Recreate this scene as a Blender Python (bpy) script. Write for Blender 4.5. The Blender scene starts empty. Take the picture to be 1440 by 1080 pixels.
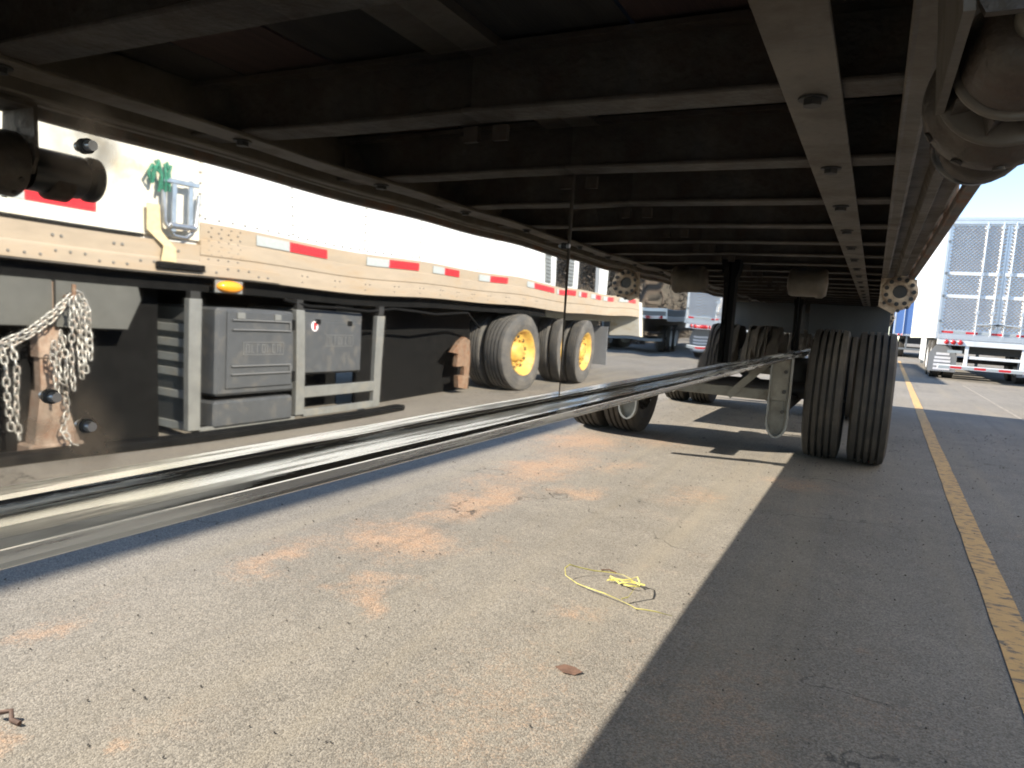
import bpy, math, random
from mathutils import Vector, Matrix
rnd = random.Random(7)
S = bpy.context.scene
C = S.collection

# ------------------------------------------------------------------ camera
cam_d = bpy.data.cameras.new('camera')
cam = bpy.data.objects.new('camera', cam_d); C.objects.link(cam)
cam_d.sensor_width = 36; cam_d.lens = 25.05; cam_d.clip_start = 0.02; cam_d.clip_end = 2000
right = Vector((.8893, .4530, .0653)); down = Vector((.1027, -.0587, -.9930))
fwd = right.cross(down).normalized(); down = fwd.cross(right).normalized()
M = Matrix((right, -down, -fwd)).transposed().to_4x4(); M.translation = (0, 0, .98)
cam.matrix_world = M
S.camera = cam

# ------------------------------------------------------------------ light
LD = Vector((1.517, .41, -1.0)).normalized()          # travel direction of sunlight
elev = math.asin(-LD.z); toward = -LD
W = bpy.data.worlds.new('World'); S.world = W; W.use_nodes = True
nt = W.node_tree; bg = nt.nodes['Background']
sky = nt.nodes.new('ShaderNodeTexSky'); sky.sky_type = 'NISHITA'; sky.sun_disc = False
sky.sun_elevation = elev; sky.sun_rotation = math.atan2(toward.x, toward.y)
sky.air_density = .9; sky.dust_density = .15; sky.altitude = 1800
nt.links.new(sky.outputs[0], bg.inputs[0]); bg.inputs[1].default_value = .13
sd = bpy.data.lights.new('sun', 'SUN'); sd.energy = 4.0; sd.angle = math.radians(.53); sd.color = (1, .93, .81)
sun = bpy.data.objects.new('sun', sd); C.objects.link(sun)
sun.rotation_euler = LD.to_track_quat('-Z', 'Y').to_euler()
S.view_settings.view_transform = 'Standard'; S.view_settings.look = 'None'
S.view_settings.gamma = 1; S.view_settings.use_curve_mapping = False
S.view_settings.exposure = 1.65
S.cycles.filter_width = 1.9
S.cycles.max_bounces = 10; S.cycles.glossy_bounces = 6; S.cycles.diffuse_bounces = 5
S.cycles.caustics_reflective = True

# ------------------------------------------------------------------ materials
def mat(name, col, rough=.6, metal=0., var=.25, scale=6., bump=0., bscale=80., dirt=None, dirt_amt=.4, dirt_scale=3., spec=.5, stretch=None):
    m = bpy.data.materials.new(name); m.use_nodes = True
    t = m.node_tree; n = t.nodes; l = t.links; b = n['Principled BSDF']
    b.inputs['Roughness'].default_value = rough; b.inputs['Metallic'].default_value = metal
    b.inputs['Specular IOR Level'].default_value = spec
    tc = n.new('ShaderNodeTexCoord'); vec = tc.outputs['Object']
    if stretch:
        mp = n.new('ShaderNodeMapping'); mp.inputs['Scale'].default_value = stretch; l.new(vec, mp.inputs[0]); vec = mp.outputs[0]
    nz = n.new('ShaderNodeTexNoise'); nz.inputs['Scale'].default_value = scale; nz.inputs['Detail'].default_value = 8; nz.inputs['Roughness'].default_value = .65
    l.new(vec, nz.inputs['Vector'])
    mr = n.new('ShaderNodeMapRange'); mr.inputs[1].default_value = .3; mr.inputs[2].default_value = .7
    mr.inputs[3].default_value = 1 - var; mr.inputs[4].default_value = 1 + var; l.new(nz.outputs[0], mr.inputs[0])
    mx = n.new('ShaderNodeMix'); mx.data_type = 'RGBA'; mx.blend_type = 'MULTIPLY'; mx.inputs[0].default_value = 1
    mx.inputs[6].default_value = (*col, 1); l.new(mr.outputs[0], mx.inputs[7]); out = mx.outputs[2]
    if dirt:
        n2 = n.new('ShaderNodeTexNoise'); n2.inputs['Scale'].default_value = dirt_scale; n2.inputs['Detail'].default_value = 10; n2.inputs['Roughness'].default_value = .7
        l.new(vec, n2.inputs['Vector'])
        m2 = n.new('ShaderNodeMapRange'); m2.inputs[1].default_value = .62 - dirt_amt * .35; m2.inputs[2].default_value = .78 - dirt_amt * .2; l.new(n2.outputs[0], m2.inputs[0])
        x2 = n.new('ShaderNodeMix'); x2.data_type = 'RGBA'; l.new(m2.outputs[0], x2.inputs[0]); l.new(out, x2.inputs[6]); x2.inputs[7].default_value = (*dirt, 1); out = x2.outputs[2]
        if metal > 0:
            q = n.new('ShaderNodeMath'); q.operation = 'MULTIPLY_ADD'; l.new(m2.outputs[0], q.inputs[0]); q.inputs[1].default_value = -metal; q.inputs[2].default_value = metal; l.new(q.outputs[0], b.inputs['Metallic'])
        q = n.new('ShaderNodeMath'); q.operation = 'MULTIPLY_ADD'; l.new(m2.outputs[0], q.inputs[0]); q.inputs[1].default_value = .85 - rough; q.inputs[2].default_value = rough; l.new(q.outputs[0], b.inputs['Roughness'])
    l.new(out, b.inputs['Base Color'])
    if bump:
        n3 = n.new('ShaderNodeTexNoise'); n3.inputs['Scale'].default_value = bscale; n3.inputs['Detail'].default_value = 5; l.new(vec, n3.inputs['Vector'])
        bp = n.new('ShaderNodeBump'); bp.inputs['Strength'].default_value = bump; bp.inputs['Distance'].default_value = .01
        l.new(n3.outputs[0], bp.inputs['Height']); l.new(bp.outputs[0], b.inputs['Normal'])
    return m

DUST = (.30, .21, .13)
RUST = (.17, .075, .035)
Mt = {}
Mt['under_alu'] = mat('road grimed aluminium', (.115, .096, .074), .5, .2, .3, 9, .15, 60, (.085, .063, .042), .45, 5)
Mt['under_steel'] = mat('grimy cross member steel', (.055, .046, .035), .6, .15, .45, 12, .25, 90, (.045, .026, .015), .55, 9)
Mt['under_dark'] = mat('oily dark steel', (.035, .033, .03), .5, .2, .3, 14, .15)
Mt['rusty'] = mat('rusty steel', (.22, .15, .10), .75, .1, .4, 18, .3, 70, RUST, .6, 14)
Mt['winch'] = mat('scuffed winch steel', (.075, .062, .048), .55, .3, .4, 22, .3, 90, (.075, .045, .03), .4, 16)
Mt['leg'] = mat('mud coated leg', (.30, .225, .17), .8, 0, .3, 20, .3, 70, (.22, .12, .075), .5, 12)
Mt['dusty_tan'] = mat('tan dust on steel', (.50, .40, .29), .8, 0, .3, 22, .3, 90, (.12, .07, .045), .45, 20)
Mt['rivet'] = mat('weathered rivet', (.16, .15, .135), .5, .2, .2, 30)
Mt['splash'] = mat('dull blue grey panel', (.04, .046, .052), .45, .2, .2, 5, .1, 30)
Mt['box_lt'] = mat('worn grey plastic edge', (.13, .13, .128), .5, 0, .1, 8)
Mt['black_gloss'] = mat('worn black enamel', (.012, .012, .012), .28, 0, .3, 12)
Mt['rail_rust'] = mat('scuffed rub rail', (.13, .11, .09), .6, .25, .35, 10, .25, 70, (.20, .085, .04), .4, 9)
Mt['plank_a'] = mat('dark deck board', (.022, .018, .014), .85, 0, .45, 3, .2, 40, stretch=(14, 1.2, 14))
Mt['plank_b'] = mat('reddish deck board', (.038, .018, .014), .85, 0, .45, 3, .2, 40, stretch=(14, 1.2, 14))
Mt['flange'] = mat('polished aluminium flange', (.70, .69, .65), .23, 1., .10, 6, .008, 30, (.46, .43, .37), .34, 4, stretch=(8, .3, 8))
Mt['rubber'] = mat('worn tyre rubber', (.050, .044, .036), .8, 0, .2, 7, .2, 120, (.088, .075, .057), .45, 6)
Mt['rubber_lt'] = mat('dusty tyre rubber', (.075, .072, .068), .85, 0, .3, 7, .2, 120, (.13, .115, .095), .5, 6)
Mt['wheel_alu'] = mat('aluminium wheel', (.75, .74, .72), .22, 1., .1, 5, .05, 40, DUST, .15, 8)
Mt['hub_yellow'] = mat('yellow painted wheel', (.62, .40, .085), .55, 0, .2, 6, .15, 50, (.34, .15, .05), .45, 11)
Mt['hub_white'] = mat('white painted wheel', (.7, .7, .68), .5, 0, .15, 6, .1)
Mt['axle'] = mat('black axle steel', (.022, .022, .022), .55, .1, .3, 9, .1)
Mt['hanger'] = mat('dusty grey hanger', (.19, .18, .15), .6, .2, .25, 10, .15, 60, (.12, .10, .075), .35, 7)
Mt['white'] = mat('white trailer panel', (.57, .57, .555), .42, 0, .04, 2, .03, 12, (.62, .60, .55), .12, 1.3)
Mt['white_tan'] = mat('road stained white panel', (.62, .59, .51), .5, 0, .08, 3, .05, 20, (.46, .37, .23), .38, 3)
Mt['cream'] = mat('dusty cream bottom rail', (.36, .29, .21), .5, .05, .12, 5, .08, 50, (.31, .225, .14), .35, 2.5, stretch=(3, .7, 3))
Mt['grey_plate'] = mat('grey primed plate', (.085, .084, .074), .65, 0, .15, 6, .05)
Mt['box_plastic'] = mat('dark grey plastic', (.066, .069, .072), .5, 0, .12, 8, .1, 150, (.115, .105, .09), .3, 9)
Mt['rack'] = mat('galvanised rack steel', (.215, .215, .20), .5, .3, .15, 9, .1, 60, (.21, .185, .14), .3, 6)
Mt['chain'] = mat('galvanised chain', (.50, .48, .43), .4, .6, .2, 30, .1, 80, (.26, .15, .09), .3, 25)
Mt['red'] = mat('red reflective tape', (.55, .018, .022), .35, 0, .12, 40, .05, 200)
Mt['tape_white'] = mat('silver reflective tape', (.36, .38, .37), .35, 0, .1, 40, .05, 200)
Mt['amber'] = mat('amber lens', (.85, .33, .02), .25, 0, .1, 30)
Mt['amber'].node_tree.nodes['Principled BSDF'].inputs['Coat Weight'].default_value = .5
Mt['redlens'] = mat('red lamp lens', (.50, .02, .02), .2, 0, .1, 30)
Mt['stainless'] = mat('stainless sheet', (.70, .645, .56), .28, 1., .08, 3, .04, 8)
Mt['ss_frame'] = mat('brushed door frame', (.66, .66, .66), .38, .7, .06, 4)
Mt['black'] = mat('black steel and shade', (.007, .007, .007), .9, .0, .3, 8, spec=.1)  # also the flat black of the shade sheets under the box trailer
Mt['blue'] = mat('blue trailer paint', (.10, .19, .42), .4, 0, .06, 2)
Mt['grey'] = mat('grey trailer paint', (.16, .17, .17), .5, 0, .1, 3)
Mt['strap_tan'] = mat('sun bleached webbing', (.58, .47, .27), .8, 0, .15, 30, .3, 300)
Mt['strap_green'] = mat('green webbing', (.02, .15, .09), .7, 0, .5, 30, .3, 300)
Mt['tool_steel'] = mat('bright tool steel', (.42, .43, .45), .3, .8, .2, 20)
Mt['yellow_rope'] = mat('yellow plastic strapping', (.56, .49, .13), .5, 0, .35, 40)
Mt['leaf'] = mat('dry leaf', (.13, .07, .045), .8, 0, .3, 60)
Mt['bark'] = mat('bark', (.10, .075, .055), .9, 0, .3, 6)
Mt['twig'] = mat('winter twigs', (.075, .058, .04), .9, 0, .4, 3)
Mt['hill'] = mat('dry brush hillside', (.060, .048, .032), .95, 0, .6, .6, .6, 4)
Mt['mudflap'] = mat('grey mudflap', (.22, .22, .22), .7, 0, .1, 9)
Mt['emblem'] = mat('white emblem print', (.75, .72, .72), .5, 0, .05, 9)

# mirror-polished aluminium web, dusty round the bolts
def web_mat():
    m = mat('mirror polished aluminium', (.74, .735, .71), .02, 1., .02, 2)
    t = m.node_tree; n = t.nodes; l = t.links; b = n['Principled BSDF']
    tc = n['Texture Coordinate']
    out = n.new('ShaderNodeOutputMaterial'); n.remove(n['Material Output'])
    # dusty film: noise, plus blotches below the two lower bolts
    d = n.new('ShaderNodeBsdfDiffuse'); d.inputs[0].default_value = (.30, .235, .175, 1)
    mask = None
    geo = n.new('ShaderNodeNewGeometry')
    for (y, z, r, k) in ((.325, .872, .050, .62), (.345, 1.086, .042, .55), (.352, .856, .034, .5), (.29, .845, .035, .35)):
        ds = n.new('ShaderNodeVectorMath'); ds.operation = 'SUBTRACT'; l.new(geo.outputs['Position'], ds.inputs[0]); ds.inputs[1].default_value = (-.545, y, z)
        ln = n.new('ShaderNodeVectorMath'); ln.operation = 'LENGTH'; l.new(ds.outputs[0], ln.inputs[0])
        mr = n.new('ShaderNodeMapRange'); mr.interpolation_type = 'SMOOTHSTEP'; mr.inputs[1].default_value = r; mr.inputs[2].default_value = r * .25
        mr.inputs[3].default_value = 0; mr.inputs[4].default_value = k; l.new(ln.outputs['Value'], mr.inputs[0])
        if mask is None: mask = mr.outputs[0]
        else:
            x = n.new('ShaderNodeMath'); x.operation = 'MAXIMUM'; l.new(mask, x.inputs[0]); l.new(mr.outputs[0], x.inputs[1]); mask = x.outputs[0]
    nz = n.new('ShaderNodeTexNoise'); nz.inputs['Scale'].default_value = 38; nz.inputs['Detail'].default_value = 8; l.new(geo.outputs['Position'], nz.inputs['Vector'])
    r2 = n.new('ShaderNodeMapRange'); r2.inputs[1].default_value = .35; r2.inputs[2].default_value = .65; r2.inputs[3].default_value = .35; r2.inputs[4].default_value = 1.25; l.new(nz.outputs[0], r2.inputs[0])
    mm = n.new('ShaderNodeMath'); mm.operation = 'MULTIPLY'; l.new(mask, mm.inputs[0]); l.new(r2.outputs[0], mm.inputs[1])
    n3 = n.new('ShaderNodeTexNoise'); n3.inputs['Scale'].default_value = 5; n3.inputs['Detail'].default_value = 9; l.new(geo.outputs['Position'], n3.inputs['Vector'])
    r3 = n.new('ShaderNodeMapRange'); r3.inputs[1].default_value = .45; r3.inputs[2].default_value = .8; r3.inputs[3].default_value = .006; r3.inputs[4].default_value = .07; l.new(n3.outputs[0], r3.inputs[0])
    ad = n.new('ShaderNodeMath'); ad.operation = 'ADD'; ad.use_clamp = True; l.new(mm.outputs[0], ad.inputs[0]); l.new(r3.outputs[0], ad.inputs[1])
    ms = n.new('ShaderNodeMixShader'); l.new(ad.outputs[0], ms.inputs[0]); l.new(b.outputs[0], ms.inputs[1]); l.new(d.outputs[0], ms.inputs[2])
    l.new(ms.outputs[0], out.inputs[0])
    return m
Mt['web'] = web_mat()

def asphalt():
    m = bpy.data.materials.new('worn asphalt'); m.use_nodes = True
    t = m.node_tree; n = t.nodes; l = t.links; b = n['Principled BSDF']
    b.inputs['Roughness'].default_value = .9; b.inputs['Specular IOR Level'].default_value = .25
    g = n.new('ShaderNodeNewGeometry'); P = g.outputs['Position']
    def noise(sc, det=6, ro=.6, vec=P):
        x = n.new('ShaderNodeTexNoise'); x.inputs['Scale'].default_value = sc; x.inputs['Detail'].default_value = det; x.inputs['Roughness'].default_value = ro; l.new(vec, x.inputs['Vector']); return x.outputs[0]
    def rng(v, a, b_, c, d): 
        x = n.new('ShaderNodeMapRange'); x.inputs[1].default_value = a; x.inputs[2].default_value = b_; x.inputs[3].default_value = c; x.inputs[4].default_value = d; l.new(v, x.inputs[0]); return x.outputs[0]
    def mix(f, a, c, mode='MIX'):
        x = n.new('ShaderNodeMix'); x.data_type = 'RGBA'; x.blend_type = mode
        if isinstance(f, float): x.inputs[0].default_value = f
        else: l.new(f, x.inputs[0])
        for s, v in ((6, a), (7, c)):
            if isinstance(v, tuple): x.inputs[s].default_value = (*v, 1)
            else: l.new(v, x.inputs[s])
        return x.outputs[2]
    def mth(op, a, c):
        x = n.new('ShaderNodeMath'); x.operation = op
        for i, v in ((0, a), (1, c)):
            if isinstance(v, (int, float)): x.inputs[i].default_value = v
            else: l.new(v, x.inputs[i])
        return x.outputs[0]
    # aggregate: voronoi stones of different tints
    vo = n.new('ShaderNodeTexVoronoi'); vo.inputs['Scale'].default_value = 250; l.new(P, vo.inputs['Vector'])
    sep = n.new('ShaderNodeSeparateColor'); l.new(vo.outputs['Color'], sep.inputs[0])
    stones = rng(sep.outputs[0], 0, 1, .62, 1.42)
    big = rng(noise(.55, 7), .3, .7, .84, 1.15)
    mid = rng(noise(5, 8, .7), .3, .7, .9, 1.1)
    col = mix(1.0, (.205, .183, .152), stones, 'MULTIPLY'); col = mix(1.0, col, big, 'MULTIPLY'); col = mix(1.0, col, mid, 'MULTIPLY')
    # pale and dark flecks
    fl = rng(noise(260, 2), .70, .78, 0, .55); col = mix(fl, col, (.42, .39, .34))
    dk = rng(noise(75, 3), .72, .76, 0, .8); col = mix(dk, col, (.045, .04, .035))
    # long soft wheel streaks along the lot
    mp = n.new('ShaderNodeMapping'); mp.inputs['Scale'].default_value = (3.2, .16, 1); mp.inputs['Rotation'].default_value = (0, 0, .18); l.new(P, mp.inputs[0])
    st = rng(noise(1, 5, .55, mp.outputs[0]), .5, .75, 0, .5); col = mix(st, col, (.29, .245, .175))
    # blown orange sand lying in patches
    wn = noise(3.2, 8, .7); fine = noise(24, 6, .7); gr = noise(140, 2)
    warp = n.new('ShaderNodeTexNoise'); warp.inputs['Scale'].default_value = 3.5; warp.inputs['Detail'].default_value = 6; l.new(P, warp.inputs['Vector'])
    ws = n.new('ShaderNodeVectorMath'); ws.operation = 'SUBTRACT'; l.new(warp.outputs[1], ws.inputs[0]); ws.inputs[1].default_value = (.5, .5, .5)
    wm = n.new('ShaderNodeVectorMath'); wm.operation = 'SCALE'; l.new(ws.outputs[0], wm.inputs[0]); wm.inputs['Scale'].default_value = .55
    wp = n.new('ShaderNodeVectorMath'); wp.operation = 'ADD'; l.new(P, wp.inputs[0]); l.new(wm.outputs[0], wp.inputs[1])
    acc = None
    for (x, y, rx, ry, k) in ((-1.90, 2.0, .15, .34, .9), (-1.72, 2.42, .34, .28, 1.0), (-1.52, 1.98, .12, .18, .85), (-1.72, 3.2, .22, .65, 1.05), (-1.82, 4.2, .30, .8, 1.05), (-2.0, 5.3, .42, .8, 1.0), (-1.45, 4.6, .2, .4, .6), (-1.78, 2.8, .16, .4, .8), (-1.95, 3.7, .16, .5, .6), (-1.5, 5.8, .4, .5, .6), (-1.40, 3.68, .14, .28, .85),
                           (-1.38, 1.85, .1, .12, .8), (-2.0, 1.17, .12, .12, .75), (-1.6, .87, .07, .06, .85), (-1.32, 1.0, .05, .05, .8), (-.78, 2.2, .1, .14, .6), (-.85, 4.1, .2, .4, .6), (-.36, 4.9, .22, .3, .7),
                           (-.27, 1.85, .3, .5, .45), (-.05, 1.3, .3, .35, .45), (.1, 2.0, .2, .25, .3), (-.75, 1.5, .35, .5, .35)):
        s = n.new('ShaderNodeVectorMath'); s.operation = 'SUBTRACT'; l.new(wp.outputs[0], s.inputs[0]); s.inputs[1].default_value = (x, y, 0)
        d = n.new('ShaderNodeVectorMath'); d.operation = 'MULTIPLY'; l.new(s.outputs[0], d.inputs[0]); d.inputs[1].default_value = (1 / rx, 1 / ry, 0)
        ln = n.new('ShaderNodeVectorMath'); ln.operation = 'LENGTH'; l.new(d.outputs[0], ln.inputs[0])
        v = rng(ln.outputs['Value'], 1.15, .1, 0, k)
        acc = v if acc is None else mth('MAXIMUM', acc, v)
    sv = mth('ADD', acc, mth('ADD', mth('MULTIPLY', mth('SUBTRACT', fine, .5), 1.5), mth('MULTIPLY', mth('SUBTRACT', gr, .5), 1.3)))
    sand = rng(sv, .22, 1.05, 0, .85)
    loose = mth('MULTIPLY', rng(wn, .56, .72, 0, .45), rng(mth('ADD', fine, mth('MULTIPLY', gr, .6)), .72, .95, 0, 1)); sand = mth('MINIMUM', mth('MAXIMUM', sand, loose), .9)
    col = mix(sand, col, mix(1.0, mix(fine, (.40, .275, .185), (.33, .20, .12)), stones, 'MULTIPLY'))
    # oil drips and dark tyre scuffs
    od = n.new('ShaderNodeTexVoronoi'); od.inputs['Scale'].default_value = 1.35; l.new(wp.outputs[0], od.inputs['Vector'])
    oil = mth('MULTIPLY', rng(od.outputs['Distance'], .13, .05, 0, .55), rng(noise(.8, 2), .5, .6, 0, 1)); col = mix(oil, col, (.075, .066, .056))
    m3 = n.new('ShaderNodeMapping'); m3.inputs['Scale'].default_value = (9, .22, 1); m3.inputs['Rotation'].default_value = (0, 0, -.07); l.new(P, m3.inputs[0])
    sc_ = mth('MULTIPLY', rng(noise(1, 6, .6, m3.outputs[0]), .56, .72, 0, .38), rng(noise(60, 3), .35, .6, .3, 1)); col = mix(sc_, col, (.10, .092, .08))
    # hairline cracks
    cw = n.new('ShaderNodeTexVoronoi'); cw.feature = 'DISTANCE_TO_EDGE'; cw.inputs['Scale'].default_value = .42
    w2 = n.new('ShaderNodeVectorMath'); w2.operation = 'SCALE'; l.new(ws.outputs[0], w2.inputs[0]); w2.inputs['Scale'].default_value = .9
    w3 = n.new('ShaderNodeVectorMath'); w3.operation = 'ADD'; l.new(P, w3.inputs[0]); l.new(w2.outputs[0], w3.inputs[1]); l.new(w3.outputs[0], cw.inputs['Vector'])
    ck = mth('MULTIPLY', rng(cw.outputs['Distance'], .004, .0012, 0, .8), rng(noise(.9, 3), .5, .62, 0, 1)); col = mix(ck, col, (.03, .027, .024))
    l.new(col, b.inputs['Base Color'])
    h = mth('ADD', mth('MULTIPLY', vo.outputs['Distance'], -.6), mth('MULTIPLY', noise(420, 2), .5)); h = mth('ADD', h, mth('MULTIPLY', ck, -3.)); h = mth('ADD', h, mth('MULTIPLY', noise(30, 4), .9))
    bp = n.new('ShaderNodeBump'); bp.inputs['Strength'].default_value = .5; bp.inputs['Distance'].default_value = .0045; l.new(h, bp.inputs['Height']); l.new(bp.outputs[0], b.inputs['Normal'])
    return m
Mt['asphalt'] = asphalt()

def paint(name, col, wear):
    m = bpy.data.materials.new(name); m.use_nodes = True
    t = m.node_tree; n = t.nodes; l = t.links; b = n['Principled BSDF']; b.inputs['Roughness'].default_value = .8
    g = n.new('ShaderNodeNewGeometry')
    mp = n.new('ShaderNodeMapping'); mp.inputs['Scale'].default_value = (14, 34, 1); mp.inputs['Rotation'].default_value = (0, 0, .5); l.new(g.outputs['Position'], mp.inputs[0])
    a = n.new('ShaderNodeTexNoise'); a.inputs['Scale'].default_value = 1; a.inputs['Detail'].default_value = 9; a.inputs['Roughness'].default_value = .7; l.new(mp.outputs[0], a.inputs['Vector'])
    r = n.new('ShaderNodeMapRange'); r.inputs[1].default_value = wear; r.inputs[2].default_value = wear + .07; l.new(a.outputs[0], r.inputs[0])
    v = n.new('ShaderNodeTexNoise'); v.inputs['Scale'].default_value = 9; v.inputs['Detail'].default_value = 6; l.new(g.outputs['Position'], v.inputs['Vector'])
    x = n.new('ShaderNodeMix'); x.data_type = 'RGBA'; l.new(v.outputs[0], x.inputs[0]); x.inputs[6].default_value = (*col, 1); x.inputs[7].default_value = (*[c * .72 for c in col], 1)
    y = n.new('ShaderNodeMix'); y.data_type = 'RGBA'; l.new(r.outputs[0], y.inputs[0]); l.new(x.outputs[2], y.inputs[6]); y.inputs[7].default_value = (.15, .12, .09, 1)
    l.new(y.outputs[2], b.inputs['Base Color'])
    return m
Mt['yellow_line'] = paint('worn yellow lane paint', (.66, .40, .15), .52)
Mt['white_line'] = paint('faded pale paint', (.40, .36, .29), .47)

# ------------------------------------------------------------------ mesh builder
class MB:
    def __init__(s): s.v = []; s.f = []; s.sm = []
    def add(s, vs, fs, smooth=False):
        o = len(s.v); s.v += [Vector(v) for v in vs]; s.f += [tuple(i + o for i in f) for f in fs]; s.sm += [smooth] * len(fs); return s
    def box(s, a, b, bev=0.):
        x0, y0, z0 = (min(p, q) for p, q in zip(a, b)); x1, y1, z1 = (max(p, q) for p, q in zip(a, b))
        e = min(bev, .45 * (x1 - x0), .45 * (y1 - y0), .45 * (z1 - z0))
        if e <= 0:
            return s.add([(x0, y0, z0), (x1, y0, z0), (x1, y1, z0), (x0, y1, z0), (x0, y0, z1), (x1, y0, z1), (x1, y1, z1), (x0, y1, z1)],
                         [(0, 3, 2, 1), (4, 5, 6, 7), (0, 1, 5, 4), (1, 2, 6, 5), (2, 3, 7, 6), (3, 0, 4, 7)])
        vs = []; idx = {}
        for cx in (0, 1):
            for cy in (0, 1):
                for cz in (0, 1):
                    X = (x0, x1)[cx]; Y = (y0, y1)[cy]; Z = (z0, z1)[cz]; ix = e if not cx else -e; iy = e if not cy else -e; iz = e if not cz else -e
                    idx[cx, cy, cz] = len(vs); vs += [(X, Y + iy, Z + iz), (X + ix, Y, Z + iz), (X + ix, Y + iy, Z)]
        q = lambda *c: idx[c[0], c[1], c[2]] + c[3]
        fs = []
        for ax in range(3):
            for sd in (0, 1):
                o = []
                for (u, w) in ((0, 0), (1, 0), (1, 1), (0, 1)):
                    c = [0, 0, 0]; c[ax] = sd; c[(ax + 1) % 3] = u; c[(ax + 2) % 3] = w; o.append(q(*c, ax))
                fs.append(tuple(o) if sd else tuple(o[::-1]))
        for ax in range(3):
            b_, c_ = (ax + 1) % 3, (ax + 2) % 3
            for u in (0, 1):
                for w in (0, 1):
                    p = [0, 0, 0]; p[b_] = u; p[c_] = w; r = p[:]; r[ax] = 1
                    f = (q(*p, b_), q(*r, b_), q(*r, c_), q(*p, c_)); fs.append(f if u != w else f[::-1])
        for k, i in idx.items():
            f = (i, i + 1, i + 2); fs.append(f if (sum(k) % 2) else f[::-1])
        return s.add(vs, fs)
    def tube(s, p0, p1, r, n=12, r1=None, caps=True, smooth=True):
        p0 = Vector(p0); p1 = Vector(p1); r1 = r if r1 is None else r1; d = (p1 - p0).normalized()
        a = d.orthogonal().normalized(); b = d.cross(a)
        vs = []
        for p, q in ((p0, r), (p1, r1)):
            for i in range(n):
                t = 2 * math.pi * i / n; vs.append(p + (a * math.cos(t) + b * math.sin(t)) * q)
        s.add(vs, [(i, (i + 1) % n, n + (i + 1) % n, n + i) for i in range(n)], smooth)
        if caps: s.add(vs[:n], [tuple(range(n))[::-1]]); s.add(vs[n:], [tuple(range(n))])
        return s
    def bar(s, p0, p1, w, h, up=(0, 0, 1)):
        p0 = Vector(p0); p1 = Vector(p1); d = (p1 - p0).normalized(); a = d.cross(Vector(up)).normalized(); b = a.cross(d)
        vs = [p + a * (w / 2 * u) + b * (h / 2 * q) for p in (p0, p1) for u, q in ((-1, -1), (1, -1), (1, 1), (-1, 1))]
        return s.add(vs, [(0, 1, 2, 3), (7, 6, 5, 4), (0, 4, 5, 1), (1, 5, 6, 2), (2, 6, 7, 3), (3, 7, 4, 0)])
    def path(s, pts, r, n=6, closed=False):
        pts = [Vector(p) for p in pts]; N = len(pts); vs = []; ref = None
        for i, p in enumerate(pts):
            d = (pts[(i + 1) % N] if (closed or i < N - 1) else p) - (pts[i - 1] if (closed or i) else p); d.normalize()
            a = (ref - d * ref.dot(d)) if ref else d.orthogonal(); a.normalize(); ref = a; b = d.cross(a)
            vs += [p + (a * math.cos(2 * math.pi * k / n) + b * math.sin(2 * math.pi * k / n)) * r for k in range(n)]
        fs = []
        for i in range(N if closed else N - 1):
            j = (i + 1) % N
            fs += [(i * n + k, i * n + (k + 1) % n, j * n + (k + 1) % n, j * n + k) for k in range(n)]
        s.add(vs, fs, True)
        if not closed: s.add(vs[:n], [tuple(range(n))[::-1]]); s.add(vs[-n:], [tuple(range(n))])
        return s
    def lathe(s, prof, c=(0, 0, 0), axis='X', n=40, smooth=True):
        c = Vector(c); vs = []; k = len(prof)
        for i in range(n):
            t = 2 * math.pi * i / n; co, si = math.cos(t), math.sin(t)
            for (u, r) in prof:
                vs.append(c + (Vector((u, r * co, r * si)) if axis == 'X' else Vector((r * si, u, r * co)) if axis == 'Y' else Vector((r * co, r * si, u))))
        return s.add(vs, [(i * k + j, i * k + j + 1, ((i + 1) % n) * k + j + 1, ((i + 1) % n) * k + j) for i in range(n) for j in range(k - 1)], smooth)
    def prism(s, poly, a, b, axis='Y'):            # polygon extruded between a and b along axis
        def P(u, w, t): return (u, t, w) if axis == 'Y' else ((t, u, w) if axis == 'X' else (u, w, t))
        k = len(poly); vs = [P(u, w, a) for u, w in poly] + [P(u, w, b) for u, w in poly]
        return s.add(vs, [tuple(range(k)), tuple(range(k, 2 * k))[::-1]] + [(i, k + i, k + (i + 1) % k, (i + 1) % k) for i in range(k)])
    def build(s, name, m, parent=None, org=(0, 0, 0), kind=None, loc=None):
        me = bpy.data.meshes.new(name); o3 = Vector(org)
        me.from_pydata([v - o3 for v in s.v], [], s.f); me.materials.append(Mt[m] if isinstance(m, str) else m)
        me.polygons.foreach_set('use_smooth', s.sm)
        import bmesh
        bm = bmesh.new(); bm.from_mesh(me); bmesh.ops.recalc_face_normals(bm, faces=bm.faces); bm.to_mesh(me); bm.free()
        o = bpy.data.objects.new(name, me); C.objects.link(o)
        if parent: o.parent = parent
        if loc is not None: o.location = loc
        if kind: o['kind'] = kind
        return o
def tag(o, label, cat, group=None):
    o['label'] = label; o['category'] = cat
    if group: o['group'] = group
    return o
def thing(name, label, cat, loc=(0, 0, 0), group=None):
    o = bpy.data.objects.new(name, None); C.objects.link(o); o.location = loc; o.empty_display_size = .2
    return tag(o, label, cat, group)
def inst(src, parent, loc=(0, 0, 0), rot=(0, 0, 0)):
    o = src.copy(); C.objects.link(o); o.parent = parent; o.location = loc; o.rotation_euler = rot
    for k in ('label', 'category', 'group'):
        if k in o: del o[k]
    for ch in src.children:
        c = ch.copy(); C.objects.link(c); c.parent = o
    return o

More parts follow.
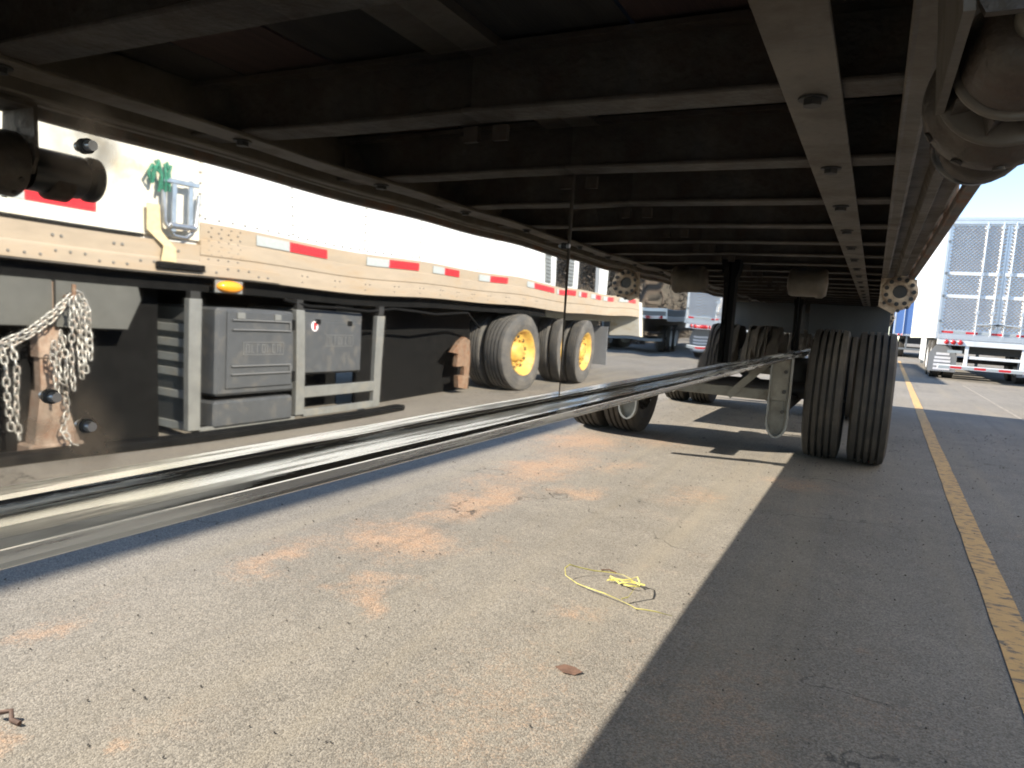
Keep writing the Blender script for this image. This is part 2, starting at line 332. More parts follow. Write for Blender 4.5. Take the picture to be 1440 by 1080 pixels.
# ------------------------------------------------------------------ ground, hill, markings
g = MB()
xs = [-300, -40, -12, -6, 6, 12, 40, 300]; ys = [-300, -40, -8, 14, 40, 80, 300]
vs = [(x, y, 0) for y in ys for x in xs]; k = len(xs)
g.add(vs, [(j * k + i, j * k + i + 1, (j + 1) * k + i + 1, (j + 1) * k + i) for j in range(len(ys) - 1) for i in range(k - 1)])
g.build('ground', 'asphalt', kind='structure')
def strip(name, pts, w, m, z):
    b = MB(); L = []; R_ = []
    for i, (x, y) in enumerate(pts):
        L.append((x - w / 2 + rnd.uniform(-.003, .003), y, z)); R_.append((x + w / 2 + rnd.uniform(-.003, .003), y, z))
    vs = L + R_; n_ = len(pts)
    b.add(vs, [(i, n_ + i, n_ + i + 1, i + 1) for i in range(n_ - 1)]); return b.build(name, m, kind='structure')
strip('parking_line', [(.475 + .0165 * y, y) for y in [-8 + .25 * i for i in range(176)]], .102, 'yellow_line', .004)
strip('faint_line', [(1.88 + .006 * (y - 11), y) for y in [11.0 + .4 * i for i in range(22)]], .045, 'white_line', .004)
# dry hillside to the right, seen only in the polished beam
h = MB(); nx, ny = 46, 34
vs = []
for j in range(ny):
    for i in range(nx):
        x = 9 + 3.2 * i; y = 44 + 2.6 * j
        t = max(0, min(1, (y - 45) / 24)) * max(0, min(1, (x - 8) / 9)); z = -.6 + 10.5 * t * t * (3 - 2 * t) + math.sin(x * .31 + y * .17) * .6 * t + rnd.uniform(-.5, .5) * t
        vs.append((x, y, z))
h.add(vs, [(j * nx + i, j * nx + i + 1, (j + 1) * nx + i + 1, (j + 1) * nx + i) for j in range(ny - 1) for i in range(nx - 1)], True)
h.build('hill', 'hill', kind='structure')

# ------------------------------------------------------------------ wheels
def tyre_mb(R=.505, W=.265, n=56, grooves=4):
    hw = W / 2; tw = hw * .86; p = [(-hw * .62, R * .57), (-hw * .86, R * .60), (-hw, R * .74), (-hw * .985, R * .86), (-tw - .006, R * .955), (-tw, R * .982)]
    gw = .017; step = 2 * tw / (grooves + 1)
    for i in range(1, grooves + 1):
        x = -tw + step * i; ro = R * (1 - .012 * abs(x / tw) ** 2)
        p += [(x - gw / 2 - .001, ro), (x - gw / 2 + .001, ro - .022), (x + gw / 2 - .001, ro - .022), (x + gw / 2 + .001, ro)]
    p += [(tw, R * .982), (tw + .006, R * .955), (hw * .985, R * .86), (hw, R * .74), (hw * .86, R * .60), (hw * .62, R * .57)]
    b = MB(); b.lathe(p, n=n, smooth=False); b.sm = [False] * len(b.f)
    return b
def rim_mb(R=.505, W=.265, out=1):
    r = R * .585; hw = W * .45; s = out
    b = MB(); b.lathe([(s * hw, r + .008), (s * hw * .93, r - .012), (s * hw * .45, r - .04), (s * hw * .2, r - .075), (s * hw * .1, .13), (s * hw * .12, .118), (s * hw * .5, .112), (s * hw * .55, .06), (s * hw * .55, .0)], n=32)
    b.lathe([(-s * hw, r + .008), (-s * hw * .4, r - .035), (s * hw * .1, r - .075)], n=32)
    for i in range(10):
        a = 2 * math.pi * i / 10; y = .165 * math.cos(a); z = .165 * math.sin(a); b.tube((s * hw * .1, y, z), (s * hw * .1 + s * .035, y, z), .014, 6)
    return b
def holes_mb(R=.505, W=.265, out=1):
    s = out; hw = W * .45; b = MB()
    for i in range(5):
        a = 2 * math.pi * (i + .5) / 5
        for k in (-1, 1):
            q = a + k * .30; y = .205 * math.cos(q); z = .205 * math.sin(q); b.tube((s * hw * .10, y, z), (s * hw * .245, y, z), .026, 10)
    for i in range(10):
        a = 2 * math.pi * i / 10; y = .165 * math.cos(a); z = .165 * math.sin(a); b.tube((s * hw * .1, y, z), (s * hw * .1 + s * .006, y, z), .021, 10)
    return b
store = bpy.data.objects.new('unused', None)     # never linked
def wheel_proto(rubber, rimm, R=.505, W=.265, out=1, n=56, gr=4):
    w = rim_mb(R, W, out).build('wheel', rimm); t = tyre_mb(R, W, n, gr).build('tyre', rubber, w)
    holes_mb(R, W, out).build('hand_holes', 'under_dark', w)
    return w
PROTOS = []
def proto(*a, **k):
    w = wheel_proto(*a, **k); PROTOS.append(w); return w
P_t0r = proto('rubber', 'wheel_alu', .51, .272, 1); P_t0l = proto('rubber', 'wheel_alu', .51, .272, -1)
P_yl = proto('rubber_lt', 'hub_yellow', .50, .265, -1); P_yr = proto('rubber_lt', 'hub_yellow', .50, .265, 1)
P_far = proto('rubber', 'hub_white', .5, .265, -1, n=28, gr=3)

# ------------------------------------------------------------------ the flatbed trailer overhead
CX = -1.09
T = thing('flatbed_trailer', 'grimy flatbed trailer seen from underneath with mirror polished main beam and black duals', 'trailer', (CX, 6.3, 0))
TO = (CX, 6.3, 0)
XR, XL = .13, -2.31; Y0, Y1 = -3.2, 11.1; ZC = 1.255
# deck boards
nb = 12; bw = (XR - XL - .10) / nb
for i in range(nb):
    a = XL + .05 + bw * i; dz = rnd.uniform(-.003, .003)
    MB().box((a + .003, Y0, 1.352 + dz), (a + bw - .003, Y1, 1.388 + dz)).build('deck_board', 'plank_b' if i % 3 == 1 else 'plank_a', T, TO)
# cross members: I sections
ref = None
def xm(y):
    b = MB(); x0, x1 = XL + .06, XR - .115
    b.box((x0, y - .030, ZC), (x1, y + .030, ZC + .007), .002); b.box((x0, y - .0035, ZC + .007), (x1, y + .0035, 1.338)); b.box((x0, y - .03, 1.338), (x1, y + .03, 1.345)); return b
ref = xm(0).build('cross_member', 'under_steel', T, (0, 0, 0)); sp = .381; first = .905
ys_x = [first + sp * i for i in range(-10, 27)]
ref.location = (-CX, ys_x[0] - 6.3, 0)
for y in ys_x[1:]:
    o = inst(ref, T, (-CX, y - 6.3, rnd.uniform(-.001, .001)), (0, 0, rnd.uniform(-.002, .002)))
# main beams with flange, web sheets and bolts
def web_sheet(x, y0, y1, z0, z1, tilt, yaw, bow, face):
    ny = max(8, int((y1 - y0) / .03)); nz = 12; b = MB(); vs = []
    for t in (0, 1):
        for j in range(nz + 1):
            for i in range(ny + 1):
                y = y0 + (y1 - y0) * i / ny; w = j / nz; z = z0 + (z1 - z0) * w
                dx = tilt * (z - z0) + yaw * (y - y0) + bow * math.sin(math.pi * w) + .0006 * math.sin(y * 2.1 + w * 1.7) + .00033 * math.sin(y * 9.3 + 1.1 - w * 2.8) + .00012 * math.sin(y * 21. + w * 5.) - .0009 * math.exp(-abs(y - 1.30) / .065)
                vs.append((x + face * dx - face * t * .008, y, z))
    r = ny + 1; K = (nz + 1) * r
    b.add(vs, [(j * r + i, j * r + i + 1, (j + 1) * r + i + 1, (j + 1) * r + i) for j in range(nz) for i in range(ny)], True)
    b.add(vs, [(K + j * r + i, K + (j + 1) * r + i, K + (j + 1) * r + i + 1, K + j * r + i + 1) for j in range(nz) for i in range(ny)], True)
    for j in (0, nz): b.add([vs[j * r + i] for i in range(r)] + [vs[K + j * r + i] for i in range(r)], [(i, i + 1, r + i + 1, r + i) for i in range(ny)])
    for i in (0, ny): b.add([vs[j * r + i] for j in range(nz + 1)] + [vs[K + j * r + i] for j in range(nz + 1)], [(j, j + 1, nz + 2 + j, nz + 1 + j) for j in range(nz)])
    return b
def flange_profile(x, z, face):
    # flat bottom flange, rounded lips, small fillet up to the web on its outer side
    w = .067
    fil = [(.0005, .0075), (.0018, .004), (.004, .0016), (.0075, .0)]
    pts = [(x - face * w, z - .003), (x - face * (w - .003), z), (x - face * .002, z), (x - face * .002, z + .0075)]
    pts += [(x + face * u, z + v) for u, v in fil]
    pts += [(x + face * (w - .0058), z), (x + face * (w - .0052), z - .0003), (x + face * (w - .0003), z - .0052), (x + face * w, z - .0062)]
    pts += [(x + face * w, z - .0145), (x + face * (w - .0015), z - .0185), (x + face * (w - .005), z - .0205)]
    pts += [(x - face * (w - .003), z - .0205), (x - face * w, z - .017)]
    return pts
FZ = .8155
for x, face in ((-.545, 1), (-1.635, -1)):
    mb = MB().prism(flange_profile(x, FZ, face), Y0, Y1)
    mb.sm = [False] * 2 + [i in (4, 5, 6) for i in range(len(mb.f) - 2)]
    beam = mb.build('main_beam', 'flange', T, TO)
    cuts = [(Y0, 1.298), (1.302, 5.55), (5.554, Y1)]
    for k, (a, b_) in enumerate(cuts):
        tilt, yaw, bow = ((-.0045, 0, .0006), (-.0095, .0004, .0012), (-.0095, 0, 0))[k]
        web_sheet(x, a, b_, FZ + .006, 1.3375, tilt, yaw, bow, face).build('web_sheet', 'web', beam, TO)
    MB().box((x - .05, Y0, 1.3378), (x + .05, Y1, 1.3515)).build('top_flange', 'under_alu', beam, TO)
    # upright stiffeners between the sheets and near the axle
    for y in (2.99, 5.9, 9.9):
        MB().prism([(x + face * .003, FZ + .02), (x + face * .022, FZ + .02), (x + face * .022, ZC - .08), (x + face * .034, ZC - .04), (x + face * .034, ZC - .002), (x + face * .002, ZC - .002)], y, y + .07).build('stiffener', 'black', beam, TO)
    # splice strip with a bright bolt at its head
    MB().box((x - face * .006, 1.2985, FZ + .01), (x + face * .0003, 1.3015, ZC - .002)).build('splice_strip', 'under_steel', beam, TO)
    for (y, z, r) in ((.3436, 1.0843, .0058), (.3176, .8955, .0056), (.3447, .8703, .0056), (1.2767, 1.1147, .006), (-.6, 1.08, .0105), (-.62, .89, .0105), (-1.5, 1.08, .0105), (2.4, .92, .0)):
        if r <= 0: continue
        b = MB(); b.tube((x + face * .003, y, z), (x + face * .009, y, z), r * .72, 12, r * .66).build('bolt', 'tool_steel', beam, TO)
        MB().tube((x - face * .004, y, z), (x + face * .003, y, z), r, 20).build('washer', 'axle', beam, TO)
# bolted flat strap below the cross members on each side
for s in (1, -1):
    xc = CX + s * (CX * -1 - .0915)
    w = .0305
    st_ = MB().box((xc - w, Y0, ZC - .0065), (xc + w, Y1, ZC - .0005), .001).build('tie_strap', 'under_alu', T, TO)
    bolt = MB().tube((0, 0, .006), (0, 0, -.001), .016, 14).tube((0, 0, 0), (0, 0, -.008), .011, 6, smooth=False).build('bolt', 'under_dark', st_)
    bolt.location = (xc - CX, ys_x[0] - 6.3, ZC - .008)
    for y in ys_x[1:]: inst(bolt, st_, (xc - CX, y - 6.3, ZC - .008), (0, 0, rnd.uniform(0, 3)))
# side rails: extruded profile with lip, rub rail and spools
for s in (1, -1):
    X = lambda u: CX + s * (-CX + u)          # mirrored about the centre line
    prof = [(0, 1.345), (0, 1.247), (.002, 1.244), (.006, 1.2455), (.022, 1.244), (.0265, 1.247), (.0265, 1.268), (.050, 1.270), (.058, 1.2495), (.073, 1.2495), (.075, 1.252), (.076, 1.266), (.104, 1.268), (.1095, 1.272), (.110, 1.348), (.112, 1.392), (.012, 1.400), (.012, 1.345)]
    sr = MB().prism([(X(u), z) for u, z in prof], Y0, Y1).build('side_rail', 'under_alu', T, TO)
    rr = MB().box((X(.110), Y0, 1.241), (X(.132), Y1, 1.2625), .003).build('rub_rail', 'rail_rust', T, TO)
    sp0 = MB().box((-s * .015, -.035, 0), (s * .006, .035, .075), .004).build('spool', 'rusty', rr); sp0.location = (X(.126) - CX, -9.2, 1.262)
    for i in range(1, 24):
        inst(sp0, rr, (X(.126) - CX, -9.2 + .6 * i, 1.262))
        inst(sp0, rr, (X(.126) - CX, -9.2 + .6 * i - .43 + .26 * rnd.random(), 1.262))
MB().box((XL + .02, Y1 + .001, 1.16), (XR - .02, Y1 + .06, 1.395), .005).build('rear_sill', 'under_alu', T, TO)
MB().box((XL + .02, Y0 - .061, 1.2), (XR - .02, Y0 - .001, 1.395), .005).build('front_sill', 'under_alu', T, TO)
# strap winches under the right side rail
def holed_winch(y, x, z, sc=1.):
    f = MB().prism([(x - .07 * sc, 1.2435), (x + .03 * sc, 1.2435), (x + .032 * sc, 1.2405), (x + .055 * sc, 1.2405), (x + .06 * sc, z), (x + .04 * sc, z - .06 * sc), (x - .02 * sc, z - .085 * sc), (x - .07 * sc, z - .06 * sc)], y, y + .008).build('strap_winch', 'dusty_tan', T, TO)
    MB().tube((x, y + .0081, z), (x, y + .16, z), .026 * sc, 16).build('drum', 'under_dark', f, TO)
    MB().lathe([(y - .012, .026 * sc), (y - .012, .05 * sc), (y - .008, .062 * sc), (y - .0005, .064 * sc)], (x, 0, z), 'Y', 28).build('ratchet_gear', 'dusty_tan', f, TO)
    h = MB().tube((x, y - .006, z), (x, y - .001, z), .0255 * sc, 18)
    for i in range(11):
        a = 2 * math.pi * i / 11; h.tube((x + .049 * sc * math.cos(a), y - .016, z + .049 * sc * math.sin(a)), (x + .049 * sc * math.cos(a), y - .004, z + .049 * sc * math.sin(a)), .0085 * sc, 8)
    for (u, w) in ((-.055, .02), (-.05, -.045), (.035, .045), (-.058, .06), (.0, -.074), (.03, -.06)): h.tube((x + u * sc, y - .003, z + w * sc), (x + u * sc, y - .0004, z + w * sc), .007 * sc, 8)
    h.build('holes', 'under_dark', f, TO)
holed_winch(3.6, .078, 1.185, 1.12); holed_winch(6.9, .066, 1.15, 1.1); holed_winch(9.6, .066, 1.15, 1.1)
# nearest winch: bigger in view, black drum wound with webbing
def near_winch():
    x, z = .062, 1.153
    w = MB()
    # U bracket hung from the rail, its near cheek open at the foot
    for yy in (.425, .632):
        w.prism([(x - .038, 1.2425), (x + .042, 1.2425), (x + .046, z + .01), (x + .03, z - .012), (x - .030, z - .012), (x - .042, z + .01)], yy, yy + .006)
    w.box((x - .038, .4315, 1.2365), (x + .042, .6315, 1.2422))
    f = w.build('strap_winch', 'winch', T, TO)
    L = lambda prof, n_, m_: MB().lathe(prof, (x, 0, z), 'Y', 48).build(n_, m_, f, TO)
    L([(.640, .034), (.722, .034), (.725, .031)], 'drum', 'black_gloss')
    L([(.724, .02), (.732, .02), (.734, .032), (.738, .036), (.747, .036), (.751, .030), (.751, 0)], 'drum_cap', 'black_gloss')
    MB().lathe([(.668, .0), (.668, .026), (.673, .031), (.702, .031), (.706, .026), (.706, 0)], (x, 0, z - .012), 'Y', 20).build('strap_slot', 'under_steel', f, TO)
    L([(.455, 0), (.455, .010), (.457, .013), (.470, .0135), (.471, .012)], 'pawl_cap', 'hanger')
    L([(.470, .0136), (.470, .021), (.474, .026), (.495, .031), (.522, .034), (.527, .033), (.527, .02)], 'drum_collar', 'winch')
    L([(.528, .02), (.528, .0355), (.529, .0375), (.5325, .0375), (.534, .0355), (.534, .02)], 'gear_lip', 'under_alu')
    gp = []
    for i in range(9):
        a = 2 * math.pi * i / 9 + .25
        gp += [(x + .0385 * math.cos(a), z + .0385 * math.sin(a)), (x + .026 * math.cos(a + .22), z + .026 * math.sin(a + .22)), (x + .027 * math.cos(a + .42), z + .027 * math.sin(a + .42))]
    MB().prism(gp, .5345, .570).build('ratchet_gear', 'winch', f, TO)
    L([(.571, .02), (.571, .0405), (.572, .0428), (.5755, .0428), (.577, .0405), (.577, .02)], 'gear_lip', 'under_alu')
    L([(.5775, .02), (.578, .036), (.582, .039), (.596, .042), (.603, .0475), (.622, .0485), (.626, .045), (.626, .02)], 'drum_flange', 'winch')
    for k in range(5):
        a = -2.6 + .55 * k; MB().tube((x + .0485 * math.cos(a), .612, z + .0485 * math.sin(a)), (x + .0505 * math.cos(a), .612, z + .0505 * math.sin(a)), .004, 8).build('rivet', 'under_steel', f, TO)
    MB().prism([(x - .05, 1.2425), (x - .044, 1.2425), (x - .036, z - .02), (x - .041, z - .02)], .40, .575).build('side_cheek', 'under_alu', f, TO)
near_winch()
# small air canister and clips beside the beam
can = MB(); can.lathe([(-.085, 0), (-.085, .03), (-.078, .055), (-.065, .062), (.03, .062), (.034, .066), (.06, .066), (.075, .055), (.08, 0)], (-.283, 3.4, 1.198), 'X', 24)
can.build('air_canister', 'under_alu', T, TO)
MB().box((-.30, 3.36, 1.252), (-.25, 3.44, 1.2548)).build('canister_bracket', 'under_dark', T, TO)
cl = MB().box((-.534, -.004, 1.232), (-.510, .004, 1.2545)).box((-.532, -.0035, 1.263), (-.520, .0035, 1.33)).build('line_clip', 'under_steel', T); cl.location = (-CX, ys_x[10] - 6.3 + .045, 0)
for y in ys_x[11:24]: inst(cl, T, (-CX, y - 6.3 + .045, 0))
# suspension, hangers, axles
for yA in (6.18, 9.3):
    MB().tube((-2.0, yA, .51), (-.18, yA, .51), .065, 16).build('axle', 'axle', T, TO)
    for xo, pr in ((.0285, P_t0r), (-.2935, P_t0r), (-1.8865, P_t0l), (-2.2085, P_t0l)):
        inst(pr, T, (xo - CX, yA - 6.3, .51), (rnd.uniform(0, 6), 0, 0))
    for x in (-.55, -1.63):
        b = MB()
        # channel hanger with a rounded foot
        zc, r = .34, .072; poly = [(x + .072, FZ - .0215), (x + .072, zc)]
        poly += [(x + r * math.cos(-a), zc + r * math.sin(-a) * 1.5) for a in [math.pi * i / 10 for i in range(1, 10)]]
        poly += [(x - .072, zc), (x - .072, FZ - .0215)]
        yh = yA - .9
        b.prism(poly, yh, yh + .012)
        k = len(poly); hg = b.build('hanger', 'hanger', T, TO)
        rim = MB(); ins = []
        for (u, w) in poly:
            q = .011; ins.append((u - q if u > x + .01 else u + q if u < x - .01 else u, w if w > FZ - .03 else (w + q * .9 if w < zc else w)))
        yf = yh - .045
        for i in range(k - 1):
            (u0, w0), (u1, w1) = poly[i], poly[i + 1]; (p0, r0), (p1, r1) = ins[i], ins[i + 1]
            rim.add([(u0, yf, w0), (u1, yf, w1), (p1, yf, r1), (p0, yf, r0), (u0, yh - .0005, w0), (u1, yh - .0005, w1), (p1, yh - .0005, r1), (p0, yh - .0005, r0)], [(0, 1, 2, 3), (0, 4, 5, 1), (3, 2, 6, 7)])
        rim.build('hanger_edge', 'rack', hg, TO)
        MB().prism([(x - .06, FZ - .03), (x + .055, FZ - .03), (x + .055, .50), (x - .06, .50)], yh - .03, yh - .012).build('gusset', 'hanger', hg, TO)
        for zz in (.42, .56, .70): MB().tube((x + .03, yh - .03, zz), (x + .03, yh - .042, zz), .014, 6).build('bolt', 'under_dark', hg, TO)
        MB().box((x - .05, yh + .16, .40), (x + .05, yA + .75, .47), .01).build('spring_beam', 'under_dark', T, TO)
        MB().lathe([(-.14, .02), (-.13, .12), (-.08, .135), (0, .12), (.08, .135), (.13, .12), (.14, .02)], (x, yA + .55, .62), 'Z', 20).build('air_spring', 'axle', T, TO)
    yh = yA - .9
    MB().box((-1.55, yh + .02, .485), (-.63, yh + .08, .56), .004).build('cross_tube', 'hanger', T, TO)
    for s, xe in ((1, -.60), (-1, -1.58)):
        MB().bar((xe - s * .02, yh + .005, FZ - .03), (xe - s * .30, yh + .005, .49), .05, .012, (0, 1, 0)).build('diagonal_brace', 'hanger', T, TO)
        MB().tube((xe - s * .12, yA + .1, .45), (xe - s * .34, yA - .02, .56), .07, 16).build('brake_chamber', 'axle', T, TO)
    for xa, xb in ((-.53, .10), (-2.28, -1.65)):
        MB().box((xa, yA + .6, .97), (xb, yA + .615, 1.235), .003).build('splash_panel', 'splash', T, TO)
    for xa, xb in ((-.44, .17), (-2.35, -1.74)):
        if yA > 7: MB().box((xa, yA + .72, .25), (xb, yA + .73, .95)).build('mudflap', 'rubber', T, TO)
caster_box = MB().box((XL + .02, 7.12, .46), (-1.76, 8.75, 1.16), .015).build('shadow_caster_box', 'under_dark', T, TO)  # box added to cast a dark shadow behind the left duals
for yy in (7.5, 8.3): MB().box((XL + .008, yy, .95), (XL + .0195, yy + .12, 1.02), .003).build('latch', 'tool_steel', caster_box, TO)  # latches on the added shadow-casting box
MB().box((XL + .3, Y1 - .05, .50), (XR - .3, Y1 + .03, .58), .006).build('rear_guard', 'hanger', T, TO)
for x in (-1.7, -.5): MB().box((x - .04, Y1 - .04, .58), (x + .04, Y1 + .02, 1.16)).build('guard_post', 'hanger', T, TO)

# ------------------------------------------------------------------ white trailer parked alongside (seen mirrored in the beam)
AX = 2.91
A = thing('box_trailer', 'dusty white box trailer with cream bottom rail, yellow tandem wheels and a box rack', 'trailer', (AX + 1.3, 8, 0))
AO = (AX + 1.3, 8, 0)
def bA_(name, m, parent=A, kind=None): return lambda mb: mb.build(name, m, parent, AO, kind)
# wall panels, each a sheet between rivet columns
edges = [3.32, 4.14, 5.0, 5.79, 6.65, 7.5, 8.28, 9.28]
for i in range(len(edges) - 1):
    MB().box((AX + .012, edges[i] + .002, 1.455), (AX + .03, edges[i + 1] - .002, 3.9), .002).build('side_panel', 'white', A, AO)
fr = MB().box((AX + .012, -.9, 1.33), (AX + .03, 3.318, 3.9), .002).build('front_panel', 'white_tan', A, AO)
MB().box((AX + .035, -.9, 1.2), (AX + 2.6, 9.25, 3.88)).build('cargo_body', 'white', A, AO)
MB().box((AX + .035, 9.252, 3.6), (AX + 2.6, 11.5, 3.88)).build('roof_overhang', 'white', A, AO)
# rear open bays
for (a, b_) in ((9.30, 9.53), (10.85, 11.42)):
    MB().box((AX + .01, a, 1.452), (AX + .12, b_, 3.599), .004).build('bay_post', 'white', A, AO)
MB().box((AX + .012, 9.531, 1.40), (AX + .10, 13.3, 1.451), .004).build('bay_sill', 'white', A, AO)
lou = MB().box((AX - .004, 9.02, 1.48), (AX + .0115, 9.24, 2.2), .002).build('louvre_panel', 'grey', A, AO)
for z in [1.5 + .05 * i for i in range(13)]: MB().bar((AX - .008, 9.03, z), (AX - .008, 9.23, z), .022, .006, (1, 0, .6)).build('slat', 'grey', lou, AO)
# bottom rail in two lips
MB().prism([(AX + .034, 1.10), (AX + .0, 1.10), (AX + .0, 1.17), (AX + .004, 1.235), (AX - .003, 1.245), (AX + .0, 1.34), (AX + .006, 1.345), (AX + .002, 1.454), (AX + .034, 1.454)], 3.3, 13.3).build('bottom_rail', 'cream', A, AO)
MB().prism([(AX + .0335, 1.105), (AX - .004, 1.105), (AX - .004, 1.19), (AX + .002, 1.20), (AX - .002, 1.305), (AX + .0335, 1.305)], -.9, 3.298).build('front_rail', 'cream', A, AO)
MB().box((AX - .010, 1.2, 1.1051), (AX - .0045, 3.95, 1.185), .002).build('rail_doubler', 'cream', A, AO)
MB().box((AX - .002, -.9, 1.309), (AX + .011, 2.92, 1.332)).build('rubber_seal', 'black', A, AO)
MB().box((AX + .04, 9.28, 1.12), (AX + 2.6, 13.3, 1.36)).build('rear_deck', 'grey', A, AO)
MB().box((AX, 13.301, .72), (AX + .5, 13.52, 1.40), .01).build('rear_corner', 'white_tan', A, AO)
MB().box((AX + .502, 13.301, 1.0), (AX + 2.6, 13.45, 1.40), .01).build('rear_sill', 'white_tan', A, AO)
MB().box((AX + .08, -.9, 1.0), (AX + 2.5, 9.2, 1.098)).build('floor_frame', 'black', A, AO)
# rivets (too many and too small to pick apart)
rv = MB()
def rivet(y, z, r, x): rv.tube((x + .004, y, z), (x - r * .8, y, z), r * 1.5, 8, r * .8)
for e in edges[:-1]:
    for i in range(30): rivet(e - .02, 1.50 + .07 * i, .0075, AX + .012)
y = 3.34
while y < 9.2: rivet(y, 1.485, .0075, AX + .012); y += .105
y = 1.2
while y < 3.9:
    rivet(y, 1.135 + .03 * (int(y * 20) % 2), .008, AX - .010); y += .085
y = 1.3
while y < 3.2: rivet(y, 1.25, .009, AX); rivet(y + .05, 1.25, .009, AX); y += .36
y = 4.2
while y < 9: rivet(y, 1.19, .006, AX); rivet(y + .06, 1.19, .006, AX); rivet(y, 1.14, .006, AX); y += .4
for i in range(8):
    for j in range(4): rivet(3.36 + .075 * j + .02 * (i % 2), 1.22 + .03 * i, .005, AX + .001)
rv.build('rivets', 'rivet', A, AO, 'stuff')
# reflective tape
def tape(y0, y1, z0, z1, m, x): MB().box((x, y0, z0), (x - .0035, y1, z1)).build('tape_strip', m, A, AO)
for (w0, r0, r1, z) in ((3.74, 4.07, 4.50, 1.398), (5.00, 5.30, 5.75, 1.396), (6.02, 6.28, 6.64, 1.394), (7.15, 7.42, 7.80, 1.392), (8.3, 8.55, 9.45, 1.39), (9.6, 9.72, 10.05, 1.385), (10.3, 10.62, 11.0, 1.385), (11.2, 11.5, 11.85, 1.385), (12.1, 12.5, 13.0, 1.385)):
    tape(w0, r0 - .004, z - .036, z + .036, 'tape_white', AX); tape(r0, r1, z - .036, z + .036, 'red', AX)
tape(1.75, 2.235, 1.418, 1.485, 'tape_white', AX + .012); tape(2.24, 2.64, 1.418, 1.485, 'red', AX + .012)
tape(.7, 1.1, 1.418, 1.485, 'red', AX + .012); tape(1.1, 1.74, 1.418, 1.485, 'tape_white', AX + .012) if False else None
# marker lamp
lm = MB().lathe([(0, .062), (-.012, .060), (-.03, .045), (-.038, .02), (-.039, 0)], (AX, 3.52, 1.045), 'X', 20)
for v in lm.v: v.y = 3.52 + (v.y - 3.52) * 1.6; v.z = 1.045 + (v.z - 1.045) * .68
lamp = lm.build('marker_lamp', 'amber', A, AO)
MB().box((AX + .001, 3.415, 1.0), (AX + .012, 3.628, 1.088), .004).build('lamp_base', 'rack', lamp, AO)
# landing gear and recessed grey plate
MB().box((2.965, 1.4, .735), (2.985, 2.405, 1.0), .003).build('apron_plate', 'grey_plate', A, AO)
MB().prism([(2.425, .735), (2.86, .735), (2.95, .92), (2.93, 1.0), (2.425, 1.0)], 2.965, 2.985, 'X').build('apron_plate', 'grey_plate', A, AO)
MB().box((3.15, -.5, .004), (3.17, 3.2, 1.0)).build('under_shade_sheet', 'black', A, AO)  # black sheet standing in for the shade under the trailer
lg = MB().box((3.0, 2.34, .55), (3.09, 2.46, .99), .006).build('landing_leg', 'leg', A, AO)
MB().box((3.012, 2.352, .10), (3.078, 2.448, .56), .004).build('inner_tube', 'leg', lg, AO)
MB().prism([(2.30, .06), (2.56, .06), (2.52, .18), (2.48, .33), (2.34, .36), (2.32, .20)], 3.0, 3.09, 'X').build('foot', 'leg', lg, AO)
MB().box((2.99, 2.27, .0), (3.12, 2.585, .059), .01).build('sand_shoe', 'leg', lg, AO)
lg2 = MB().box((5.2, 2.34, .1), (5.3, 2.46, .99)).build('landing_leg', 'rusty', A, AO)
peg = MB().tube((3.0, 2.475, .90), (2.875, 2.475, .925), .013, 10).tube((2.88, 2.475, .90), (2.875, 2.475, .985), .012, 10); peg.build('chain_peg', 'rusty', A, AO)
# storage rack
def rk(name, a, b_): MB().box(a, b_, .004).build(name, 'rack', A, AO)
x0, x1 = AX + .02, AX + .86
rk('rack_post', (x0, 3.25, .06), (x0 + .05, 3.34, .95)); rk('rack_post', (x0 - .004, 4.15, .08), (x0 + .046, 4.245, .92)); rk('rack_post', (x0, 5.22, .06), (x0 + .05, 5.33, .91))
rk('rack_post', (x1 - .06, 3.25, .06), (x1 + .05, 3.34, .66)); rk('rack_post', (x1, 5.22, .06), (x1 + .05, 5.33, .91))
rk('rack_beam', (x0 + .002, 4.246, .215), (x0 + .04, 5.219, .305)); rk('rack_beam', (x0 + .002, 4.246, .06), (x0 + .04, 5.219, .12)); rk('rack_beam', (x0 + .002, 3.341, .045), (x0 + .04, 4.149, .075))
for z, e in ((.055, .061), (.27, .061), (.42, .10), (.52, .16), (.62, .24), (.72, .36)): rk('rack_rung', (x0 + .051, 3.27, z), (x1 - e, 3.315, z + .055))
MB().box((x0 + .06, 3.29, .07), (x1 - .001, 3.30, .80)).build('rack_shade_sheet', 'under_dark', A, AO)  # dark sheet standing in for shade in the gaps between rungs
for y in (3.295, 4.2, 5.275): MB().box((x0 + .006, y - .035, .915), (x0 + .045, y + .035, 1.0)).build('rack_hanger', 'under_dark', A, AO)
MB().box((x0 + .66, 3.2, .004), (x0 + .68, 5.4, 1.0)).build('under_shade_sheet', 'black', A, AO)  # black sheet as the shade behind the boxes
MB().box((x0 + .42, 5.41, .004), (x0 + .44, 7.75, 1.0)).build('under_shade_sheet', 'black', A, AO)  # black sheet as the shade between rack and wheels
def sbox(y0, y1, z0, z1, x, name='storage_box'):
    o = MB().box((x, y0, z0), (x + .6, y1, z1), .018).build(name, 'box_plastic', A, AO); return o
s1 = sbox(3.43, 4.11, .285, .90, x0 - .02)
MB().box((x0 - .034, 3.50, .335), (x0 - .021, 4.07, .88), .006).build('lid', 'box_plastic', s1, AO)
